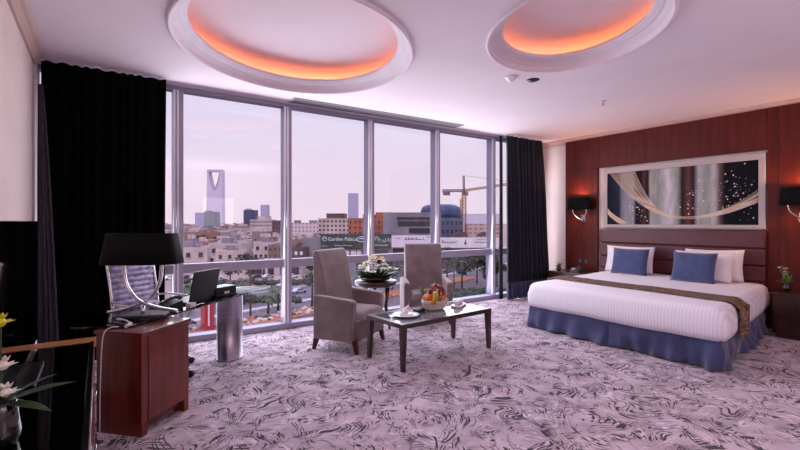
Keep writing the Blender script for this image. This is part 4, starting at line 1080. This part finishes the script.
k.tube([(sx_at(361.5)-.9, -.08, sz_at(239.3)), (sx_at(361.5)-.2, -.08, sz_at(239.3)+.3), (sx_at(361.5)+.9, -.08, sz_at(239.3))], .18, seg=5)
k.build('oval_emblem', 'sign_letter', s1)
def glyphrow(px0, px1, y, hpx, d, parent, zc, cx, m, seed, name='small_lettering'):
    r_ = random.Random(seed); k = B(); x = px0
    while x < px1:
        w_ = r_.uniform(.35, 1.1)*hpx; x1 = min(px1, x+w_); f_ = d/434; zz = zt(y, d)-zc
        hh = hpx*f_*r_.uniform(.35, 1)
        k.box((x-cx)*f_, (x1-hpx*.15-cx)*f_, -.1, -.01, zz-hpx*f_*.35, zz-hpx*f_*.35+hh*.35)
        k.box((x-cx)*f_, (x-cx)*f_+hpx*f_*.18, -.1, -.01, zz-hpx*f_*.35, zz-hpx*f_*.35+hh)
        x = x1+hpx*.1
    return k.build(name, m, parent)
glyphrow(335, 352, 245.3, 1.4, d, s1, zc, 356, 'sign_letter', 1); glyphrow(321.5, 328, 246, 1.2, d, s1, zc, 356, 'sign_letter', 2); glyphrow(375, 388, 245, 1.6, d, s1, zc, 356, 'sign_letter', 3)
# white fascias
bd, w, h = building('shop_building', 'low building under the white and pink sign right of the green one', 392, 441, 248, 166, 14, 'bldg_brown', parapet=False)
s2, w_, h_, zc2 = sgn(391.5, 440, 235.5, 247.5, 165, 'sign_white', 'shop_sign', 'white sign with dark script behind the taller armchair, next to the green one')
glyphrow(405, 424, 238.5, 3.2, 165, s2, zc2, 415.75, 'sign_ink', 5, 'lettering'); glyphrow(427, 436, 236.8, 1.6, 165, s2, zc2, 415.75, 'sign_ink', 6); glyphrow(394, 400, 238, 2.0, 165, s2, zc2, 415.75, 'sign_red', 7)
bd, w, h = building('shop_building', 'long low shop row under the white sign at the right of the windows', 438, 502, 250, 185, 16, 'bldg_brown', parapet=False, roof=[(.05, .4, .1, .8, 4, 'bldg_white')])
s3, w_, h_, zc3 = sgn(438, 500, 237.5, 247.8, 184, 'sign_white', 'shop_sign', 'long white sign with a small dark emblem between two scripts, right of the windows')
glyphrow(442, 456.5, 242, 3.0, 184, s3, zc3, 469, 'sign_ink', 8, 'lettering'); glyphrow(474.5, 487, 242, 1.8, 184, s3, zc3, 469, 'sign_ink', 9, 'lettering'); glyphrow(476, 486, 239, 1.2, 184, s3, zc3, 469, 'sign_ink', 10)
f_ = 184/434; k = B().ball(((465.5-469)*f_, -.1, zt(243.2, 184)-zc3), .65, seg=10, ring=6, sq=(.8, .1, 1)).ball(((465.5-469)*f_, -.1, zt(240.5, 184)-zc3), .35, seg=8, ring=5, sq=(.8, .1, 1.3)); k.build('emblem', 'sign_ink', s3)
for i, px in enumerate((458, 481)):        # arched gables above the white sign
    p = at(px+3.5, 186); o = B().prism([(3*math.cos(a), 2.0*math.sin(a)) for a in [PI*j/12 for j in range(13)]], 0, 3, f=lambda x, y, z: (x, z, y)).build('arched_gable', 'bldg_brown')
    o.location = (p.x, p.y, zt(236.5, 186)); o.rotation_euler = (0, 0, -A); tag(o, ['dark arched gable nearer the domed building above the white sign', 'dark arched gable nearer the navy curtain above the white sign'][i], 'gable', 'arched gables over the white sign')
# white shop with red fascias, lower left
rs, w, h = building('shop_building', 'white shop with red fascias and dark windows across the street', 248, 300, 262, 165, 12, 'bldg_white')
for a, b_, y0, y1, m_ in ((250, 262, 269, 275, 'window_dark'), (263, 265, 269, 275, 'window_dark'), (268, 274, 268, 275, 'window_dark'), (280, 290, 267.5, 275, 'window_dark'), (291, 299, 267.5, 274, 'window_dark')):
    B().box((a-274)/434*165, (b_-274)/434*165, -.3, .1, zt(y1, 165)-GR, zt(y0, 165)-GR).build('shop_window', m_, rs)
for a, b_, y0, y1 in ((252, 262, 265.5, 268.5), (276, 288, 263, 266), (292, 299, 264, 266.5)):
    B().box((a-274)/434*165, (b_-274)/434*165, -.6, .1, zt(y1, 165)-GR, zt(y0, 165)-GR).build('fascia', 'sign_red', rs)
building('house', 'tan two-storey house behind the red-fasciaed shop, crimson balcony side', 268, 292, 246, 205, 14, 'bldg_tan', rows=3, cols=5, wfrom=9, win='bldg_brown')
rb = building('house', 'dark red building with pale stripes behind the left armchair shoulder', 288, 304, 249, 200, 12, 'bldg_brown', rows=2, cols=3, wfrom=7, win='sign_white')
building('house', 'grey windowless block between the rooftops and the green sign', 303, 321, 238.5, 215, 14, 'bldg_grey', roof=[(.1, .4, .2, .6, 1.5, 'bldg_white')])
building('warehouse', 'long pinkish flat warehouse in the middle of the second pane', 196, 246, 243, 300, 24, 'bldg_pink', rows=1, cols=5, wfrom=5, ww=.15, roof=[(.1, .3, .1, .5, 2, 'bldg_tan')])
building('warehouse', 'long pale wall with a thin parapet in front of the pinkish warehouse', 205, 270, 252, 240, 18, 'bldg_white', rows=1, cols=9, wfrom=4, ww=.2)
building('house', 'dark brown house next to the wide mullion in the second pane', 186, 197, 236, 330, 14, 'bldg_brown', rows=2, cols=2, wfrom=8)
building('house', 'terracotta house left of the pinkish warehouse', 196, 213, 248, 280, 14, 'brick_orange', rows=2, cols=4, wfrom=7)

# the sprawl of low houses
protos = []
def house_mesh(seed, m, fm):
    r_ = random.Random(seed); w = r_.uniform(8, 13); dp = r_.uniform(7, 11); h = r_.uniform(6.0, 8.5); k = B()
    k.box(-w/2, w/2, 0, dp, 0, h)
    for q_ in ((-w/2, w/2, -.1, .3), (-w/2, w/2, dp-.3, dp+.1), (-w/2-.1, -w/2+.3, 0, dp), (w/2-.3, w/2+.1, 0, dp)): k.box(*q_, h, h+.9)
    x = r_.uniform(-w/3, w/6); k.box(x, x+w*.28, dp*.4, dp*.8, h, h+2.8, mi=2)
    k.lathe([(.9, 0), (.9, 1.4), (.5, 1.7), (0, 1.75)], 10, mi=2, c=(x+w*.4 if x < 0 else x-w*.3, dp*.5, h+.2))
    for fl_ in range(2):
        n_ = r_.randint(3, 5)
        for i in range(n_):
            if r_.random() < .2: continue
            cx = -w/2+w*(i+.5)/n_; k.box(cx-.7, cx+.7, -.15, .1, 1.2+fl_*3.4, 2.8+fl_*3.4, mi=1)
            k.box(cx-.9, cx+.9, -.35, .1, .95+fl_*3.4, 1.15+fl_*3.4)
    k.box(w*.1, w*.1+1.2, -.12, .1, 0, 2.3, mi=1)
    return k, [m, 'window_dark', fm]
kinds = [('pale flat-roofed house in the distant city rooftops', 'bldg_white', 'bldg_grey', 0), ('pink rendered flat-roofed house in the distant city rooftops', 'bldg_pink', 'bldg_white', 1),
         ('tan flat-roofed house in the distant city rooftops', 'bldg_tan', 'bldg_pink', 2), ('light grey flat-roofed house in the distant city rooftops', 'bldg_grey', 'bldg_white', 3), ('terracotta flat-roofed house in the distant city rooftops', 'brick_orange', 'bldg_tan', 4)]
first = {}
r_ = random.Random(21); taken = []
for o in COL.objects:
    if o.parent is None and o.get('category') in ('building', 'house', 'skyscraper') and o.location.y > 60:
        ws = [c for c in o.children if c.name.split('.')[0] in ('walls', 'drum_wall')]
        if ws:
            xs = [v.co.x for v in ws[0].data.vertices]; ys = [v.co.y for v in ws[0].data.vertices]; hw = (max(xs)-min(xs))/2; n_ = max(1, int(hw/8)); M = Matrix.Rotation(o.rotation_euler.z, 3, 'Z')
            for i in range(-n_, n_+1): q_ = o.location+M @ Vector((hw*i/n_, (max(ys)+min(ys))/2, 0)); taken.append((q_.x, q_.y, max(9, (max(ys)-min(ys))*.5)))
for d0, step, a0, a1 in ((180, 2, 160, 246), (203, 2, 160, 300), (226, 2, 158, 300), (250, 2, 158, 300), (275, 2, 158, 300), (300, 2, 158, 310), (330, 2, 158, 310), (362, 2, 158, 330), (400, 2, 158, 330), (445, 2, 158, 330), (495, 2, 158, 330), (560, 2, 158, 330), (640, 2, 158, 330), (760, 2, 158, 330), (900, 2, 158, 330), (1100, 2, 158, 330)):
    px = a0+r_.uniform(0, step)
    while px < a1:
        ki = r_.choices(range(5), [5, 4, 3, 2, .5])[0]; lab, m_, fm_, s_ = kinds[ki]
        d = d0*r_.uniform(.97, 1.05); p = at(px, d); sc_ = r_.uniform(.85, 1.25)*(1+.6*(d0 > 350)+.8*(d0 > 600)); rad_ = 7.4*sc_
        q_ = p+F_*4.5*sc_
        if any((q_.x-a)**2+(q_.y-b_)**2 < (c_+rad_)**2 for a, b_, c_ in taken): px += 1.5; continue
        taken.append((q_.x, q_.y, rad_))
        if ki not in first:
            k, ms = house_mesh(s_, m_, fm_); o = k.build('house', ms); first[ki] = o
        else: o = first[ki].copy(); COL.objects.link(o)
        o.location = (p.x, p.y, GR); o.rotation_euler = (0, 0, -A+r_.uniform(-.3, .3)); o.scale = (sc_, sc_, min(sc_, 1.15)*r_.uniform(.9, 1.25)*(1.25 if d0 > 600 else 1))
        tag(o, lab, 'house', 'flat-roofed houses of the city sprawl')
        px += step*.5

# trees
def tree(name, label, p, h, rad, seed, group, leafm='tree_leaf', n_=420, ls=.45):
    r_ = random.Random(seed); t = thing(name, label, 'tree', (p.x, p.y, GR), 0, group); k = B()
    blobs = [(r_.gauss(0, rad*.4), r_.gauss(0, rad*.4), h*.68+r_.gauss(0, h*.10), rad*r_.uniform(.45, .7)) for _ in range(7)]
    for i in range(n_):
        b_ = r_.choice(blobs); v_ = Vector((r_.gauss(0, 1), r_.gauss(0, 1), r_.gauss(0, 1))).normalized()*b_[3]*r_.uniform(.6, 1.05)
        c = Vector(b_[:3])+v_; u = Vector((r_.gauss(0, 1), r_.gauss(0, 1), r_.gauss(0, 1))).normalized(); w = u.cross(v_).normalized()
        k.add([c-u*ls-w*ls*.5, c+u*ls-w*ls*.4, c+u*ls*.9+w*ls*.5, c-u*ls*.7+w*ls*.6], [(0, 1, 2, 3)])
    k.build('crown', leafm, t, recalc=False)
    k = B().tube([(0, 0, 0), (.1, .05, h*.35), (-.1, 0, h*.7)], [.28, .2, .1], seg=7)
    for i in range(3):
        b_ = blobs[i]; k.tube([(0, 0, h*.4), (b_[0]*.5, b_[1]*.5, h*.52), b_[:3]], [.12, .09, .04], seg=5)
    k.build('trunk', 'bark', t); return t
def palm(label, p, h, seed, L=2.6):
    r_ = random.Random(seed); t = thing('palm_tree', label, 'palm', (p.x, p.y, GR), 0, 'palms along the street')
    B().tube([(0, 0, 0), (.1, 0, h*.5), (.0, .1, h)], [.3, .22, .2], seg=8).build('trunk', 'bark', t)
    k = B()
    for i in range(26):
        a = r_.uniform(0, 2*PI); up = r_.uniform(-.1, 1.0); l_ = L*r_.uniform(.8, 1.1); pts = []
        for j in range(7):
            u = j/6; rr = l_*u*math.cos(up*.8); z = h+l_*(math.sin(up)*u-.85*u*u); pts.append(Vector((rr*math.cos(a), rr*math.sin(a), z)))
        s_ = Vector((-math.sin(a), math.cos(a), 0)); v = []
        for j, q_ in enumerate(pts):
            w = .42*math.sin(PI*min(1, .1+j/6*.9))+.03; v += [q_+s_*w-Vector((0, 0, w*.5)), q_, q_-s_*w-Vector((0, 0, w*.5))]
        k.add(v, [(j*3+c, j*3+c+1, j*3+c+4, j*3+c+3) for j in range(6) for c in (0, 1)])
    k.build('fronds', 'palm_leaf', t, recalc=False); return t
for i, (px, d, h, lab) in enumerate(((268, 92, 4.5, 'short palm behind the flower strip, left of the wide mullion'), (278, 98, 5, 'short palm behind the flower strip, beside the mullion'), (190, 96, 6, 'palm seen between desk lamp and laptop'), (312, 100, 8.5, 'palm just left of the left armchair back'), (341, 108, 9.5, 'palm hidden partly by the left armchair, near the side table flowers'), (244, 105, 6.0, 'palm above the steel drum leg of the desk'))):
    palm(lab, at(px, d), h, i+1)
TG = 'trees along the street'
for i, (px, d, h, rad, lab) in enumerate(((367, 120, 10, 3.2, 'dark tree behind the flower arrangement'), (392, 126, 11, 3.2, 'dark tree in the gap left of the taller armchair'), (447, 138, 12, 3.0, 'tree with thin trunk just right of the taller armchair'), (462, 128, 12, 3.6, 'dark leafy tree below the small emblem of the white sign'), (477, 140, 12.5, 3.8, 'dark leafy tree near the right end of the glass, before the navy curtain'), (487, 118, 11, 3.0, 'tree touching the last wide mullion by the navy curtain'), (250, 128, 12, 2.6, 'thin dark tree rising above the steel drum leg'), (314, 141, 9, 2.6, 'dark tree behind the palm left of the armchair'), (497, 132, 10, 2.6, 'slender tree in the narrow strip beside the navy curtain'), (230, 140, 8, 3.2, 'dark tree behind the laptop'))):
    tree('street_tree', lab, at(px, d), h, rad, i+3, TG)
# hedge and planting below the right panes
hd = B(); r_ = random.Random(9)
for i in range(260):
    px = r_.uniform(446, 512); dd = r_.uniform(92, 112); p = at(px, dd); hd.ball((p.x, p.y, GR+r_.uniform(.8, 2.4)), r_.uniform(.6, 1.3), seg=6, ring=4, sq=(1, 1, .8))
tag(hd.build('hedge', 'hedge'), 'dense dark green hedge planting below the right window panes', 'hedge', kind='stuff')
fbd = B()
for i in range(90):
    px = r_.uniform(468, 490); dd = r_.uniform(112, 122); p = at(px, dd); fbd.ball((p.x, p.y, GR+.5), r_.uniform(.4, .9), seg=6, ring=4, sq=(1, 1, .6))
tag(fbd.build('flowering_shrubs', 'flowerbed'), 'patch of orange shrubs behind the dark hedge at right', 'shrubs', kind='stuff')
# red advertising pylon and lamp post
p = at(206.5, 77); t = thing('pylon', 'red street pylon with a tan foot seen below the desk glass', 'pylon', (p.x, p.y, GR), -A)
B().box(-1.1, 1.1, 0, .8, .5, 11).build('panel', 'red_paint', t, bevel=.05); B().box(-1.2, 1.2, -.1, .9, 0, .5).build('foot', 'sand_ground', t, bevel=.05)
B().box(.3, .55, -.06, 0, 1.6, 10.6).build('pale_stripe', 'sign_white', t)
def post(px, d, h, lab):
    p = at(px, d); t = thing('street_lamp', lab, 'street lamp', (p.x, p.y, GR), -A, 'street lamps')
    B().tube([(0, 0, 0), (0, 0, h*.95)], [.22, .14], seg=8).build('post', 'bark', t)
    B().tube([(0, 0, h*.94), (.6, 0, h), (2.0, 0, h*1.01)], .09, seg=6).build('arm', 'bark', t); B().box(1.6, 2.8, -.25, .25, h*1.0, h*1.025).build('lamp_head', 'crane_grey', t)
post(250.5, 88, 12.5, 'tall dark street lamp right of the steel drum leg'); post(428, 150, 11, 'street lamp hidden partly behind the taller armchair'); post(454, 120, 9, 'street lamp just right of the taller armchair')

# cars
def car(label, p, rz, paint):
    t = thing('car', label, 'car', (p.x, p.y, GR+.05), rz, 'cars on the street')
    body = [(-2.2, .35), (-2.25, .7), (-2.1, .95), (-1.5, 1.02), (-1.0, 1.42), (.5, 1.45), (1.15, 1.0), (2.0, .88), (2.25, .65), (2.22, .35)]
    B().prism(body, -.88, .88, f=lambda x, y, z: (x, z, y)).build('body', paint, t, bevel=.08)
    cab = [(-1.42, 1.02), (-.98, 1.38), (.46, 1.40), (1.02, 1.02)]
    for s_ in (-1, 1): B().prism(cab, s_*.885-.01, s_*.885+.01, f=lambda x, y, z: (x, z, y)).build('side_windows', 'window_dark', t)
    B().add([(.56, -.75, 1.44), (.56, .75, 1.44), (1.16, .8, 1.03), (1.16, -.8, 1.03)], [(0, 1, 2, 3)]).build('windscreen', 'window_dark', t, solid=.03)
    for x in (-1.4, 1.4):
        for s_ in (-1, 1): B().tube([(x, s_*.80, .34), (x, s_*.92, .34)], .34, seg=16).build('wheel', 'tyre', t)
    for s_ in (-.6, .6): B().box(2.2, 2.27, s_-.2, s_+.2, .6, .75).build('headlight', 'headlight_glass', t)
    return t
car('silver car on the street left of the left armchair', at(299, 122), RANG, 'car_silver')
car('dark car parked right of the taller armchair', at(449, 170), RANG, 'car_black')
car('black car parked behind the laptop, left of the street lamp', at(241, 118), RANG, 'car_black')
car('black car in front of the black one behind the laptop', at(232, 136), RANG+.4, 'car_black')
car('white van-like car in front of the shop row right of the taller armchair', at(447, 205), RANG, 'car_white')
car('white car farther along the street at right, under the white sign', at(462, 196), RANG, 'car_white')
car('silver car mostly behind the narrow mullion near the palms', at(284, 134), RANG+PI, 'car_silver')

# parked cars and kerb shrubs that crowd the far side of the street
pc = [('car_white', 'white'), ('car_black', 'black'), ('car_silver', 'silver')]
for i, px in enumerate((170, 186, 196, 216, 256, 268, 292, 308, 470, 482)):
    d = 150+i*.8 if px < 400 else 186; m_, w_ = pc[i % 3]
    where = {170: 'leftmost, behind the desk lamp', 186: 'between desk lamp and laptop', 196: 'just left of the laptop', 216: 'behind the laptop', 256: 'left of the red-fasciaed shop', 268: 'before the red-fasciaed shop', 292: 'right of the red-fasciaed shop', 308: 'just left of the armchair back', 470: 'under the white sign, left one', 482: 'under the white sign, near the last mullion'}[px]
    car('%s car parked across the street, %s' % (w_, where), at(px, d), RANG+.1*(i % 2), m_)
for px0, px1, d0, n_, lab in ((182, 312, 140, 150, 'row of dusty green shrubs along the far kerb of the street'), (182, 300, 110, 110, 'sparse dusty shrubs on the near verge behind the flower strip')):
    k = B(); r_ = random.Random(px1)
    for i in range(n_):
        px = r_.uniform(px0, px1); p = at(px, d0*r_.uniform(.97, 1.03)); k.ball((p.x, p.y, GR+.5), r_.uniform(.4, 1.1), seg=6, ring=4, sq=(1.2, 1.2, .8))
    tag(k.build('shrub_row', 'hedge'), lab, 'shrubs', kind='stuff')
